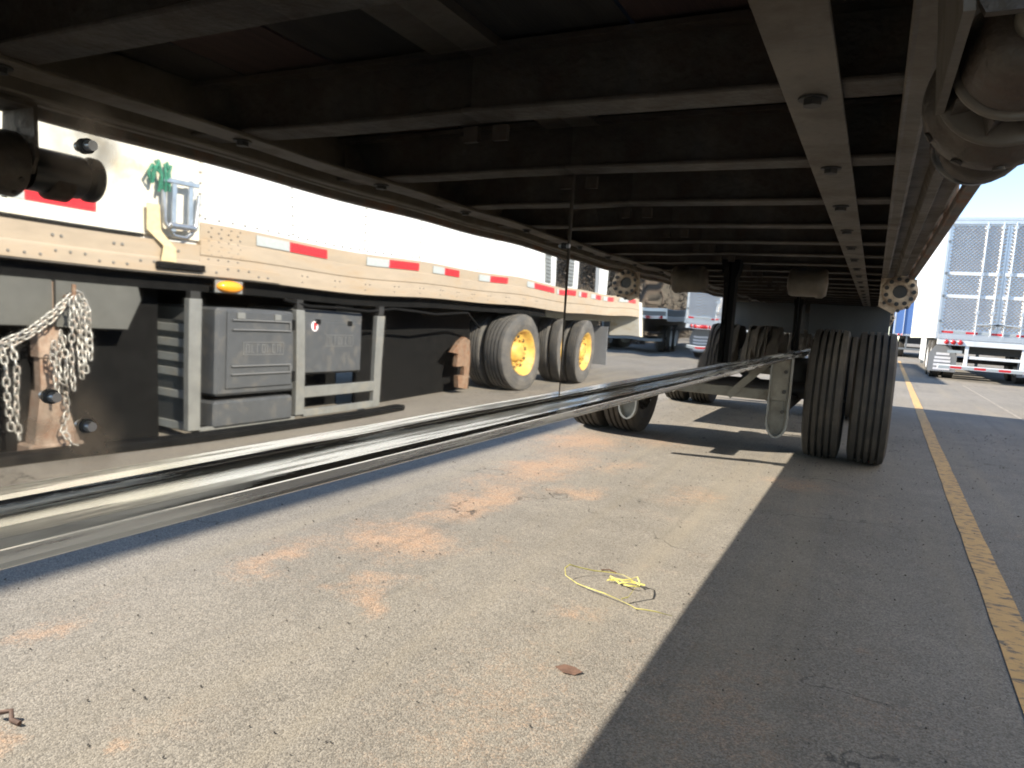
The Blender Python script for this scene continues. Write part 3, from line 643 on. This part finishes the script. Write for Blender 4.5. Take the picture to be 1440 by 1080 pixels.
for (a, b_) in ((.43, .50), (.745, .825)):
    MB().box((x0 - .050, 3.53, b_ - .012), (x0 - .035, 4.05, b_), .003).build('ridge', 'box_lt', s1, AO); MB().box((x0 - .050, 3.53, a), (x0 - .035, 4.05, a + .012), .003).build('ridge', 'box_lt', s1, AO)
    MB().box((x0 - .050, 4.035, a + .0125), (x0 - .035, 4.05, b_ - .0125), .003).build('ridge', 'box_lt', s1, AO)
def emboss(par, y0, y1, z0, z1, x):
    for (a, b_, c, d) in ((y0, y1, z1 - .006, z1), (y0, y1, z0, z0 + .006), (y0, y0 + .006, z0 + .0065, z1 - .0065), (y1 - .006, y1, z0 + .0065, z1 - .0065)):
        MB().box((x - .004, a, c), (x, b_, d)).build('frame_ridge', 'box_lt', par, AO)
    n_ = 7; w = (y1 - y0 - .04) / n_
    for i in range(n_):
        ya = y0 + .02 + w * i; b = MB()
        b.box((x - .004, ya, z0 + .015), (x, ya + .008, z1 - .015))
        if i % 3 != 1: b.box((x - .0038, ya + .0085, z1 - .023), (x, ya + w * .55, z1 - .015))
        if i % 2: b.box((x - .0038, ya + .0085, z0 + .015), (x, ya + w * .55, z0 + .023))
        if i % 3 == 0: b.box((x - .004, ya + w * .55 + .0005, z0 + .015), (x, ya + w * .55 + .008, z1 - .015))
        b.build('raised_mark', 'box_lt', par, AO)
emboss(s1, 3.62, 3.98, .57, .665, x0 - .0345)
for (y, z) in ((3.60, .872), (3.92, .872)):
    MB().box((x0 - .046, y - .03, z - .045), (x0 - .0345, y + .03, z), .003).build('latch', 'rack', s1, AO)
for z in (.40, .80): MB().tube((x0 - .03, 4.09, z - .04), (x0 - .03, 4.09, z + .04), .012, 8).build('hinge', 'black', s1, AO)
s1b = sbox(3.43, 4.11, .06, .25, x0 - .015, 'lower_box')
s2 = sbox(4.27, 5.08, .395, .93, x0 + .06)
MB().box((x0 + .048, 4.30, .41), (x0 + .0595, 5.05, .84), .006).build('lid', 'box_plastic', s2, AO)
emboss(s2, 4.55, 4.93, .63, .73, x0 + .0475)
for y in (4.45, 4.88): MB().box((x0 + .036, y - .03, .815), (x0 + .0475, y + .03, .855), .003).build('latch', 'black', s2, AO)
MB().path([(AX + .05, 4.05, .99), (AX + .03, 4.3, .955), (AX + .02, 4.7, .965), (AX + .03, 5.1, .95), (AX + .06, 5.5, .98), (AX + .05, 6.2, .93), (AX + .06, 7.0, .97), (AX + .2, 7.6, .8)], .014, 8).build('air_hose', 'black', A, AO)
stk = MB().tube((x0 + .0475, 4.41, .795), (x0 + .044, 4.41, .795), .042, 20).build('sticker', 'emblem', s2, AO)
MB().box((x0 + .0438, 4.395, .765), (x0 + .0425, 4.425, .825)).build('sticker_mark', 'red', s2, AO); MB().box((x0 + .0438, 4.4255, .800), (x0 + .0425, 4.438, .812)).build('sticker_mark', 'red', s2, AO)
# rusty suspension bracket and triple axle
MB().prism([(7.05, .62), (6.88, .50), (7.02, .48), (7.0, .33), (7.2, .33), (7.2, .22), (7.04, .22), (7.06, .08), (7.3, .05), (7.36, .4), (7.34, .64), (7.2, .68)], AX + .2, AX + .26, 'X').build('spring_bracket', 'rusty', A, AO)
for yA in (8.35, 10.35):
    MB().tube((AX + .1, yA, .5), (AX + 2.5, yA, .5), .06, 12).build('axle', 'axle', A, AO)
    for xo, pr in ((AX + .15, P_yl), (AX + .47, P_yl), (AX + 2.13, P_yr), (AX + 2.45, P_yr)):
        inst(pr, A, (xo - AO[0], yA - 8, .5), (rnd.uniform(0, 6), 0, 0))
MB().box((AX + .62, 6.5, .75), (AX + 2.0, 12.6, 1.0)).build('sub_frame', 'under_dark', A, AO)
MB().box((AX + .10, 12.0, .2), (AX + .65, 12.02, .9)).build('mudflap', 'mudflap', A, AO)

tb = MB().box((AX - .10, 1.2, .0), (AX + .02, 5.6, .055), .012).build('dark_bar', 'black'); tag(tb, 'long black bar added on the ground for the dark band below the rack boxes', 'dark_bar')  # bar added to draw the dark band below the boxes

# ratchet strap hooked to the front of that trailer's bottom rail
rs = thing('ratchet_strap', 'tan ratchet strap with a green webbing bundle hooked over the cream bottom rail', 'strap', (AX, 3.0, 1.2)); RO = (AX, 3.0, 1.2)
MB().add([(AX - .02, 2.93, 1.36), (AX - .02, 3.02, 1.36), (AX - .03, 3.03, 1.27), (AX - .03, 3.11, 1.26), (AX - .024, 3.02, 1.175), (AX - .024, 3.12, 1.175), (AX - .03, 2.92, 1.52), (AX - .03, 3.0, 1.52)],
         [(6, 7, 1, 0), (0, 1, 3, 2), (2, 3, 5, 4)]).build('webbing', 'strap_tan', rs, RO)
rs.children[0].modifiers.new('thickness', 'SOLIDIFY').thickness = .004
MB().box((AX - .04, 2.99, 1.128), (AX - .012, 3.31, 1.172), .006).build('flat_hook', 'black', rs, RO)
hd = MB().box((AX - .06, 3.06, 1.36), (AX - .045, 3.09, 1.68), .004).box((AX - .06, 3.17, 1.40), (AX - .045, 3.20, 1.70), .004).box((AX - .064, 3.0, 1.66), (AX - .041, 3.24, 1.69), .004).tube((AX - .055, 3.05, 1.40), (AX - .055, 3.21, 1.40), .02, 12); hd.build('ratchet_handle', 'tool_steel', rs, RO)
MB().path([(AX - .03, 3.02, 1.62), (AX - .035, 3.03, 1.42), (AX - .04, 3.09, 1.34), (AX - .035, 3.17, 1.335), (AX - .03, 3.24, 1.40), (AX - .03, 3.26, 1.62)], .012, 8).build('wire_bail', 'tool_steel', rs, RO)
gb = MB()
for i in range(9):
    y = 2.93 + .013 * i; gb.path([(AX - .03 - .03 * rnd.random(), y + rnd.uniform(-.02, .02), 1.765 + rnd.uniform(-.03, .03)), (AX - .04 - .03 * rnd.random(), y + rnd.uniform(-.03, .03), 1.70), (AX - .04, y + rnd.uniform(-.02, .04), 1.64 + rnd.uniform(-.06, .03))], .009, 6)
gb.build('webbing_bundle', 'strap_green', rs, RO)

# ------------------------------------------------------------------ chains on the peg
lk = MB(); pts = []
for i in range(12):
    a = 2 * math.pi * i / 12; pts.append((.0145 * math.cos(a), 0, .0145 * math.sin(a) + (.011 if math.sin(a) >= 0 else -.011)))
lk.path(pts, .0048, 5, True)
LINK = lk.build('link', 'chain')
def chain(label, pts, pitch=.040):
    P = [Vector(p) for p in pts]; base = P[0]
    t = thing('chain', label, 'chain', base, 'galvanised chains on the peg')
    L = [0]
    for a, b_ in zip(P, P[1:]): L.append(L[-1] + (b_ - a).length)
    n_ = int(L[-1] / pitch)
    for i in range(n_):
        d = (i + .5) * pitch; k = max(j for j in range(len(L) - 1) if L[j] <= d); f = (d - L[k]) / max(1e-6, L[k + 1] - L[k])
        p = P[k].lerp(P[k + 1], f); q = (P[k + 1] - P[k]).normalized()
        o = LINK.copy(); C.objects.link(o); o.parent = t; o.location = p - base
        o.rotation_euler = (q.to_track_quat('Z', 'Y').to_matrix() @ Matrix.Rotation((math.pi / 2) * (i % 2) + rnd.uniform(-.35, .35) + .6, 3, 'Z')).to_euler()
    return t
cx = 2.885
def hang(y, z0, z1, dy=0): return [(cx - rnd.uniform(0, .03), y + dy * i / 4 + rnd.uniform(-.008, .008), z0 + (z1 - z0) * i / 4) for i in range(5)]
chain('galvanised chain swagged leftwards from the peg, upper strand', [(cx, 2.47, .93), (cx, 2.36, .82), (cx, 2.22, .715), (cx, 2.08, .65), (cx, 1.9, .63), (cx, 1.7, .66)])
chain('galvanised chain swagged leftwards just under the upper strand', [(cx + .02, 2.47, .905), (cx + .02, 2.37, .785), (cx + .02, 2.24, .685), (cx + .02, 2.10, .62), (cx + .02, 1.95, .60), (cx + .02, 1.7, .62)])
chain('rusty chain hanging straight down nearest the swag', hang(2.34, .66, .34, .02))
chain('chain doubled up with an open loop, hanging left of the peg', hang(2.385, .72, .44, -.01) + [(cx - .02, 2.41, .42)] + hang(2.415, .46, .70))
chain('chain hanging from the middle of the peg', hang(2.455, .90, .36, -.01))
chain('chain hanging just right of the middle of the peg', hang(2.485, .92, .42, .02))
chain('short chain looped over the right of the peg', [(cx, 2.475, .95), (cx, 2.52, .93), (cx, 2.545, .87)] + hang(2.55, .83, .52))
chain('longest chain, trailing down left of the landing leg to the ground', hang(2.13, .64, .10, .03))
chain('chain trailing beside the longest one, slightly shorter', hang(2.08, .62, .16, .03))
chain('outermost chain hanging at the far left of the swag', hang(1.98, .60, .3, -.03))
chain('chain piled and trailing over the foot of the landing leg', [(2.93, 2.44, .40), (2.95, 2.46, .25), (2.93, 2.42, .14), (2.90, 2.46, .05), (2.86, 2.52, .02), (2.84, 2.42, .02), (2.87, 2.33, .03), (2.85, 2.25, .02)])
chain('second short chain just inside the right-hand loop', hang(2.515, .88, .47, .015))
bpy.data.objects.remove(LINK)

# ------------------------------------------------------------------ refrigerated trailer far behind, rear towards us
FX, FY = 1.38, 21.2
F = thing('refrigerated_trailer', 'white refrigerated trailer with quilted stainless rear doors facing the camera', 'trailer', (FX + 1.3, FY, 0)); FO = (FX + 1.3, FY, 0)
# ribbed side walls
for xx, s in ((FX, 1), (FX + 2.6, -1)):
    b = MB(); prof = []; z = 1.20
    while z < 3.98:
        prof += [(xx + s * .012, z), (xx + s * .0, z + .012), (xx + s * .0, z + .058), (xx + s * .012, z + .070)]; z += .085
    prof += [(xx + s * .05, 4.0), (xx + s * .05, 1.2)]
    b.prism(prof, FY + .12, FY + 14.5).build('side_wall', 'white', F, FO)
    MB().box((xx - .004 * s, FY + .12, 1.06), (xx + s * .05, FY + 14.5, 1.199), .004).build('side_rail', 'white_tan', F, FO)
MB().box((FX + .051, FY + .12, 1.12), (FX + 2.549, FY + 14.45, 3.99)).build('cargo_body', 'white', F, FO)
fm = MB()
fm.box((FX - .005, FY, 1.05), (FX + .06, FY + .119, 4.02), .006); fm.box((FX + 2.54, FY, 1.05), (FX + 2.605, FY + .119, 4.02), .006); fm.box((FX - .005, FY, 4.021), (FX + 2.605, FY + .119, 4.09), .006)
fm.build('rear_frame', 'ss_frame', F, FO)
MB().box((FX + .061, FY + .002, 3.93), (FX + 2.539, FY + .10, 4.019), .004).build('header', 'ss_frame', F, FO)
for i, (a, b_) in enumerate(((FX + .062, FX + 1.298), (FX + 1.302, FX + 2.538))):
    dr = MB().box((a, FY + .035, 1.18), (b_, FY + .10, 3.929), .004).build('rear_door', 'ss_frame', F, FO)
    nx_, st = 13, (b_ - a - .06) / 13
    for (za, zb) in ((1.30, 2.09), (2.18, 2.66), (2.75, 3.90)):
        q = MB(); nz_ = max(1, round((zb - za) / st)); sz = (zb - za) / nz_
        for iz in range(2 * nz_ + 1):
            for ix in range(nx_):
                cxx = a + .03 + st * (ix + (.5 if iz % 2 == 0 else 1.0)); cz = za + sz * .5 * iz
                if cxx + st * .4 > b_ - .03: continue
                pk = FY + .024 + rnd.uniform(-.002, .002); zt = min(zb, cz + sz * .5); zd = max(za, cz - sz * .5)
                q.add([(cxx - st * .5, FY + .034, cz), (cxx, FY + .034, zd), (cxx + st * .5, FY + .034, cz), (cxx, FY + .034, zt), (cxx + rnd.uniform(-.008, .008), pk, min(max(cz, za + .001), zb - .001))], [(0, 1, 4), (1, 2, 4), (2, 3, 4), (3, 0, 4)])
        q.build('quilted_sheet', 'stainless', dr, FO)
    for z in (2.135, 2.705): MB().box((a + .02, FY + .022, z - .042), (b_ - .02, FY + .0345, z + .042), .003).build('smooth_band', 'hub_white', dr, FO)
    for xr in ((FX + .84, FX + 1.17) if i == 0 else (FX + 1.43, FX + 1.78)):
        rd = MB().tube((xr, FY + .005, 1.08), (xr, FY + .005, 3.97), .017, 10).build('locking_rod', 'ss_frame', dr, FO)
        for z in (1.15, 1.75, 2.7, 3.85): MB().box((xr - .035, FY - .012, z - .04), (xr + .035, FY + .033, z + .04), .004).build('rod_bracket', 'ss_frame', rd, FO)
        MB().bar((xr, FY - .02, 1.45), (xr + (.3 if i == 0 else -.3), FY - .02, 1.47), .02, .035).build('handle', 'ss_frame', rd, FO)
    for z in (1.5, 2.135, 2.705, 3.5):
        e = a if i == 0 else b_; MB().box((e - .03, FY - .006, z - .03), (e + .03, FY + .0205, z + .03), .004).build('hinge', 'grey', dr, FO)
MB().box((FX + .061, FY - .01, 1.05), (FX + 2.539, FY + .118, 1.178), .005).build('door_sill', 'ss_frame', F, FO)
for i in range(9):
    a = FX + .12 + i * .265; MB().box((a, FY + .026, 1.205), (a + .255, FY + .0335, 1.255)).build('tape_strip', 'red' if i % 2 == 0 else 'tape_white', F, FO)
bl = MB().box((FX + .05, FY + .0, .90), (FX + 2.55, FY + .05, 1.049), .005).build('light_panel', 'hub_white', F, FO)
for s in (0, 1):
    for k in range(3):
        xx = FX + .26 + .15 * k; xx = xx if s == 0 else FX + 2.6 - .26 - .15 * k
        l_ = MB().lathe([(0, .058), (-.012, .056), (-.026, .03), (-.028, 0)], (xx, FY - .001, .975), 'Y', 18).build('tail_lamp', 'redlens', F, FO)
MB().box((FX + .3, FY + .005, .71), (FX + .62, FY + .02, .78)).build('number_plate', 'tape_white', F, FO)
# underride guard
gd = MB(); 
for xp in (FX + .68, FX + 1.87): gd.box((xp, FY + .02, .40), (xp + .08, FY + .1, .899), .005)
gd.box((FX + .78, FY + .03, .58), (FX + 1.86, FY + .09, .65), .005)
gd.build('underride_guard', 'hub_white', F, FO)
bu = MB().box((FX + .12, FY + .0, .30), (FX + 2.48, FY + .09, .398), .006).build('bumper', 'hub_white', F, FO)
for i in range(9):
    a = FX + .14 + i * .26; MB().box((a, FY - .004, .32), (a + .25, FY - .0005, .375)).build('tape_strip', 'red' if i % 2 else 'tape_white', bu, FO)
for xa in (FX + .02, FX + 1.98):
    mf = MB().prism([(xa - .09, .20), (xa + .55, .20), (xa + .55, .62), (xa + .38, .88), (xa + .05, .88), (xa - .09, .66)], FY + .55, FY + .56).build('mudflap', 'mudflap', F, FO)
    e = MB()
    for (z, w) in ((.66, .30), (.56, .36), (.47, .38), (.37, .38), (.27, .38)): e.box((xa + .23 - w / 2, FY + .544, z - .03), (xa + .23 + w / 2, FY + .5495, z + .03))
    e.build('flap_print', 'emblem', mf, FO)
for yA in (FY + 1.6, FY + 2.9):
    MB().tube((FX + .2, yA, .5), (FX + 2.4, yA, .5), .06, 10).build('axle', 'axle', F, FO)
    for xo in (FX + .16, FX + .48, FX + 2.12, FX + 2.44): inst(P_far, F, (xo - FO[0], yA - FY, .5))
MB().box((FX + .65, FY + .6, .7), (FX + 1.95, FY + 14, 1.05)).build('under_frame', 'under_dark', F, FO)
for xx in (FX + .35, FX + 2.2): MB().box((xx, FY + 11.8, .06), (xx + .1, FY + 11.9, 1.06)).build('landing_leg', 'grey', F, FO)
for yy in (3.9, 5.3): MB().box((FX + .02, FY + yy, .35), (FX + .05, FY + yy + 1.2, 1.05), .01).build('skirt_panel', 'white', F, FO)

# ------------------------------------------------------------------ other parked trailers
def van(name, label, x0, y0, m, L=14., z1=4.1, wheels=True, group=None, zb=1.15, ends=True):
    V = thing(name, label, 'trailer', (x0 + 1.3, y0, 0), group); O = (x0 + 1.3, y0, 0)
    bd = MB().box((x0, y0, zb), (x0 + 2.6, y0 + L, z1), .02).build('cargo_body', m, V, O)
    fr_ = MB()
    for (a, b_) in ((x0 - .012, x0 + .06), (x0 + 2.54, x0 + 2.612)): fr_.box((a, y0 - .012, zb), (b_, y0 + .08, z1 + .01), .004)
    fr_.box((x0 + .061, y0 - .012, z1 - .1), (x0 + 2.539, y0 - .001, z1 + .01), .004); fr_.box((x0 + .061, y0 - .012, zb), (x0 + 2.539, y0 - .001, zb + .1), .004)
    fr_.build('rear_frame', 'ss_frame', V, O)
    if ends and z1 > 3:
        for i in (0, 1):
            a = x0 + .08 + 1.225 * i; d = MB().box((a, y0 - .008, zb + .11), (a + 1.215, y0 - .0005, z1 - .11), .002).build('rear_door', m, V, O)
            for xr in (a + .35, a + .85): MB().tube((xr, y0 - .03, zb), (xr, y0 - .03, z1 - .1), .017, 8).build('locking_rod', 'ss_frame', d, O)
    for s in (0, 1): MB().box((x0 - .008 + 2.6 * s, y0 + .1, zb - .08), (x0 + .008 + 2.6 * s, y0 + L, zb + .1), .003).build('side_rail', 'ss_frame', V, O)
    MB().box((x0 + .65, y0 + .3, .75), (x0 + 1.95, y0 + L - .5, zb - .001)).build('under_frame', 'under_dark', V, O)
    MB().box((x0 + .15, y0 + .02, .42), (x0 + 2.45, y0 + .1, .52), .005).build('rear_guard', 'grey', V, O)
    for xx in (x0 + .6, x0 + 1.9): MB().box((xx, y0 + .03, .521), (xx + .08, y0 + .09, zb - .01)).build('guard_post', 'grey', V, O)
    for s in (0, 1):
        for k in (0, 1): MB().lathe([(0, .055), (-.02, .05), (-.025, 0)], (x0 + (.25 + .16 * k if s == 0 else 2.35 - .16 * k), y0 - .013, zb + .05), 'Y', 14).build('tail_lamp', 'redlens', V, O)
    for yA in (y0 + 1.6, y0 + 2.9):
        MB().tube((x0 + .2, yA, .5), (x0 + 2.4, yA, .5), .06, 8).build('axle', 'axle', V, O)
        for xo in (x0 + .16, x0 + .48, x0 + 2.12, x0 + 2.44): inst(P_far, V, (xo - O[0], yA - y0, .5))
    for xx in (x0 + .4, x0 + 2.1): MB().box((xx, y0 + L - 2.6, .05), (xx + .1, y0 + L - 2.5, zb - .001)).build('landing_leg', 'grey', V, O)
    return V
van('box_trailer', 'plain white box trailer parked well to the left of the flatbed', -8.57 - 2.6, -7.5, 'white', 13.8)
van('box_trailer', 'plain white box trailer parked to the left, a row behind', -7.19, 17.35, 'white', 14)
van('box_trailer', 'blue box trailer in the distance past the black duals', .86, 43, 'blue', 14)
van('box_trailer', 'white box trailer in the distance left of the blue one', -2.1, 45, 'white', 14)
van('flatbed_trailer', 'low grey flatbed trailer mirrored just past the end of the white trailer', 5.3, 23.5, 'grey', 14, 1.55, ends=False, zb=1.2)

# ------------------------------------------------------------------ bare trees and brush on the right, mirrored above the trailer
def tree(x, y, z, h_, label, seed, dense=1.0):
    r = random.Random(seed)
    t = thing('bare_tree', label, 'tree', (x, y, z), 'leafless trees below the hillside')
    b = MB(); tips = []
    def grow(p, d, L, rad, lev):
        q = p + d * L; b.tube(p, q, rad, 6 if lev > 1 else 8, rad * .68, caps=False)
        if lev >= 4: tips.append(q); return
        for k in range(r.choice((2, 3, 3))):
            a = Vector((r.uniform(-1, 1), r.uniform(-1, 1), r.uniform(-.1, .9))); nd = (d * .9 + a * .75).normalized(); grow(q, nd, L * r.uniform(.62, .85), rad * .62, lev + 1)
    grow(Vector((0, 0, -.2)), Vector((r.uniform(-.1, .1), r.uniform(-.1, .1), 1)).normalized(), h_ * .28, h_ * .028, 0)
    o = b.build('trunk', 'bark', t)
    c = MB()
    for q in tips:
        for k in range(int(26 * dense)):
            p = q + Vector((r.gauss(0, .4), r.gauss(0, .4), r.gauss(0, .35))) * (h_ / 7); d = Vector((r.gauss(0, 1), r.gauss(0, 1), r.gauss(.3, 1))).normalized(); s = d.orthogonal().normalized() * .02; e = p + d * r.uniform(.15, .45)
            if k % 3 == 0: s = s * 4
            c.add([p - s, p + s, e], [(0, 1, 2)])
    c.build('crown', 'twig', t)
for i, (x, y, h_, lab) in enumerate(((9.0, 34, 6.5, 'tallest bare brown tree behind the white trailer'), (12.6, 36, 5.6, 'twiggy brown tree right of the tallest one'), (11.0, 43, 6.2, 'bare tree with a round crown further back'), (15.5, 41, 6.8, 'wide bare tree against the hillside'),
                                  (18.5, 48, 6.5, 'bare tree high on the slope'), (9.8, 50, 7, 'thin bare tree farthest back'), (14.2, 52, 7, 'bare tree half hidden behind the others'), (20, 40, 6, 'stocky bare tree at the edge of the lot'))):
    tree(x, y, 0, h_, lab, 20 + i, 1.4)
br = MB(); r = random.Random(3)
for i in range(9000):
    y = r.uniform(30, 62); x = 8.5 + (y - 30) * .12 + abs(r.gauss(0, 5)); z = abs(r.gauss(0, 1.1)) * (1 + .3 * math.sin(x * 1.7)); d = Vector((r.gauss(0, 1), r.gauss(0, 1), r.gauss(.5, 1))).normalized(); p = Vector((x, y, z)); s = d.orthogonal().normalized() * r.uniform(.03, .12)
    br.add([p - s, p + s, p + d * r.uniform(.2, .7)], [(0, 1, 2)])
br.build('brush', 'twig', kind='stuff')

# ------------------------------------------------------------------ small things on the asphalt
rope = [(-.505, 2.312), (-.56, 2.302), (-.599, 2.300), (-.63, 2.306), (-.655, 2.325), (-.70, 2.335), (-.76, 2.35), (-.817, 2.368), (-.88, 2.395), (-.94, 2.429), (-.957, 2.46), (-.950, 2.488), (-.92, 2.507), (-.87, 2.545), (-.81, 2.58), (-.763, 2.572), (-.72, 2.545), (-.69, 2.515), (-.668, 2.475), (-.666, 2.43), (-.676, 2.37), (-.692, 2.34)]
b = MB(); Lp = []
for i, (x, y) in enumerate(rope):
    d = Vector((rope[min(i + 1, len(rope) - 1)][0] - rope[max(i - 1, 0)][0], rope[min(i + 1, len(rope) - 1)][1] - rope[max(i - 1, 0)][1], 0)).normalized(); nrm = Vector((-d.y, d.x, 0)); z = .006 + (.022 * math.exp(-((i - 11) / 2.) ** 2)) + .01 * (1 + math.sin(i * 1.3)) * .5 + (.03 if 16 < i < 20 else 0)
    tw = .5 + .8 * math.sin(i * .7); w = nrm * .0022 * math.cos(tw) + Vector((0, 0, .0022 * math.sin(tw))); Lp.append((Vector((x, y, z)) - w, Vector((x, y, z)) + w))
vs = [p for q in Lp for p in q]; b.add(vs, [(2 * i, 2 * i + 1, 2 * i + 3, 2 * i + 2) for i in range(len(Lp) - 1)], True)
st = b.build('plastic_strapping', 'yellow_rope'); st.modifiers.new('thickness', 'SOLIDIFY').thickness = .0012
tag(st, 'loop of thin yellow plastic strapping lying on the sunlit asphalt', 'strapping')
b = MB(); r = random.Random(11)
for k in range(3):
    pts = [(-.80 + .022 * i + r.uniform(-.01, .01), 2.50 + .02 * math.sin(i * 1.1 + k * 2) + .012 * k, .008 + .012 * abs(math.sin(i + k))) for i in range(7)]
    vs = []
    for p in pts: vs += [(p[0], p[1] - .004, p[2] * .7), (p[0], p[1] + .004, p[2] * .7 + .003)]
    b.add(vs, [(2 * i, 2 * i + 1, 2 * i + 3, 2 * i + 2) for i in range(6)], True)
tp = b.build('torn_tape', 'yellow_rope'); tag(tp, 'crumpled yellow tape scrap inside the strapping loop', 'tape scrap')
b = MB(); pr = [(-.705, 1.79, .002), (-.685, 1.815, .004), (-.655, 1.818, .003), (-.625, 1.80, .005), (-.64, 1.775, .002), (-.672, 1.768, .004)]
b.add(pr + [(-.664, 1.793, .003)], [(i, (i + 1) % 6, 6) for i in range(6)]); lf = b.build('dry_leaf', 'leaf'); tag(lf, 'flat brown dry leaf lying alone on the asphalt', 'leaf')
b = MB(); b.path([(-.86, 2.60, .004), (-.83, 2.612, .008), (-.80, 2.607, .004)], .0028, 5).build('twig', 'leaf'); tag(bpy.data.objects['twig'], 'short dark twig just beyond the yellow loop', 'twig')
b = MB(); b.path([(-1.665, .86, .012), (-1.645, .875, .016), (-1.625, .865, .006), (-1.60, .868, .004)], .006, 6).build('wood_chip', 'leaf'); tag(bpy.data.objects['wood_chip'], 'dark chip of wood with a pale end at the lower left', 'chip')
# pebbles and grit
pb = MB(); r = random.Random(5)
def pebble(x, y, s):
    a = r.uniform(0, 6); vs = []
    for k, (u, v, w) in enumerate(((1, 0, .35), (0, 1, .4), (-1, 0, .3), (0, -1, .4), (.15, .1, .95), (0, 0, -.2))):
        q = r.uniform(.7, 1.2); vs.append((x + s * q * (u * math.cos(a) - v * math.sin(a) * .7), y + s * q * (u * math.sin(a) + v * math.cos(a) * .7), s * w * q + .001))
    pb.add(vs, [(0, 1, 4), (1, 2, 4), (2, 3, 4), (3, 0, 4), (1, 0, 5), (2, 1, 5), (3, 2, 5), (0, 3, 5)])
for i in range(2600):
    t = r.random() ** 1.6; y = .6 + 9 * t; x = -2.6 + r.random() * (3.2 + y * .35)
    pebble(x, y, .0014 + .0035 * r.random() ** 4 + .0005 * y)
Mt['pebble'] = mat('dark grit', (.075, .065, .055), .85, 0, .5, 40)
pb.build('grit', 'pebble', kind='stuff')

for w in PROTOS:
    for c in list(w.children): bpy.data.objects.remove(c)
    bpy.data.objects.remove(w)
bpy.data.objects.remove(store)
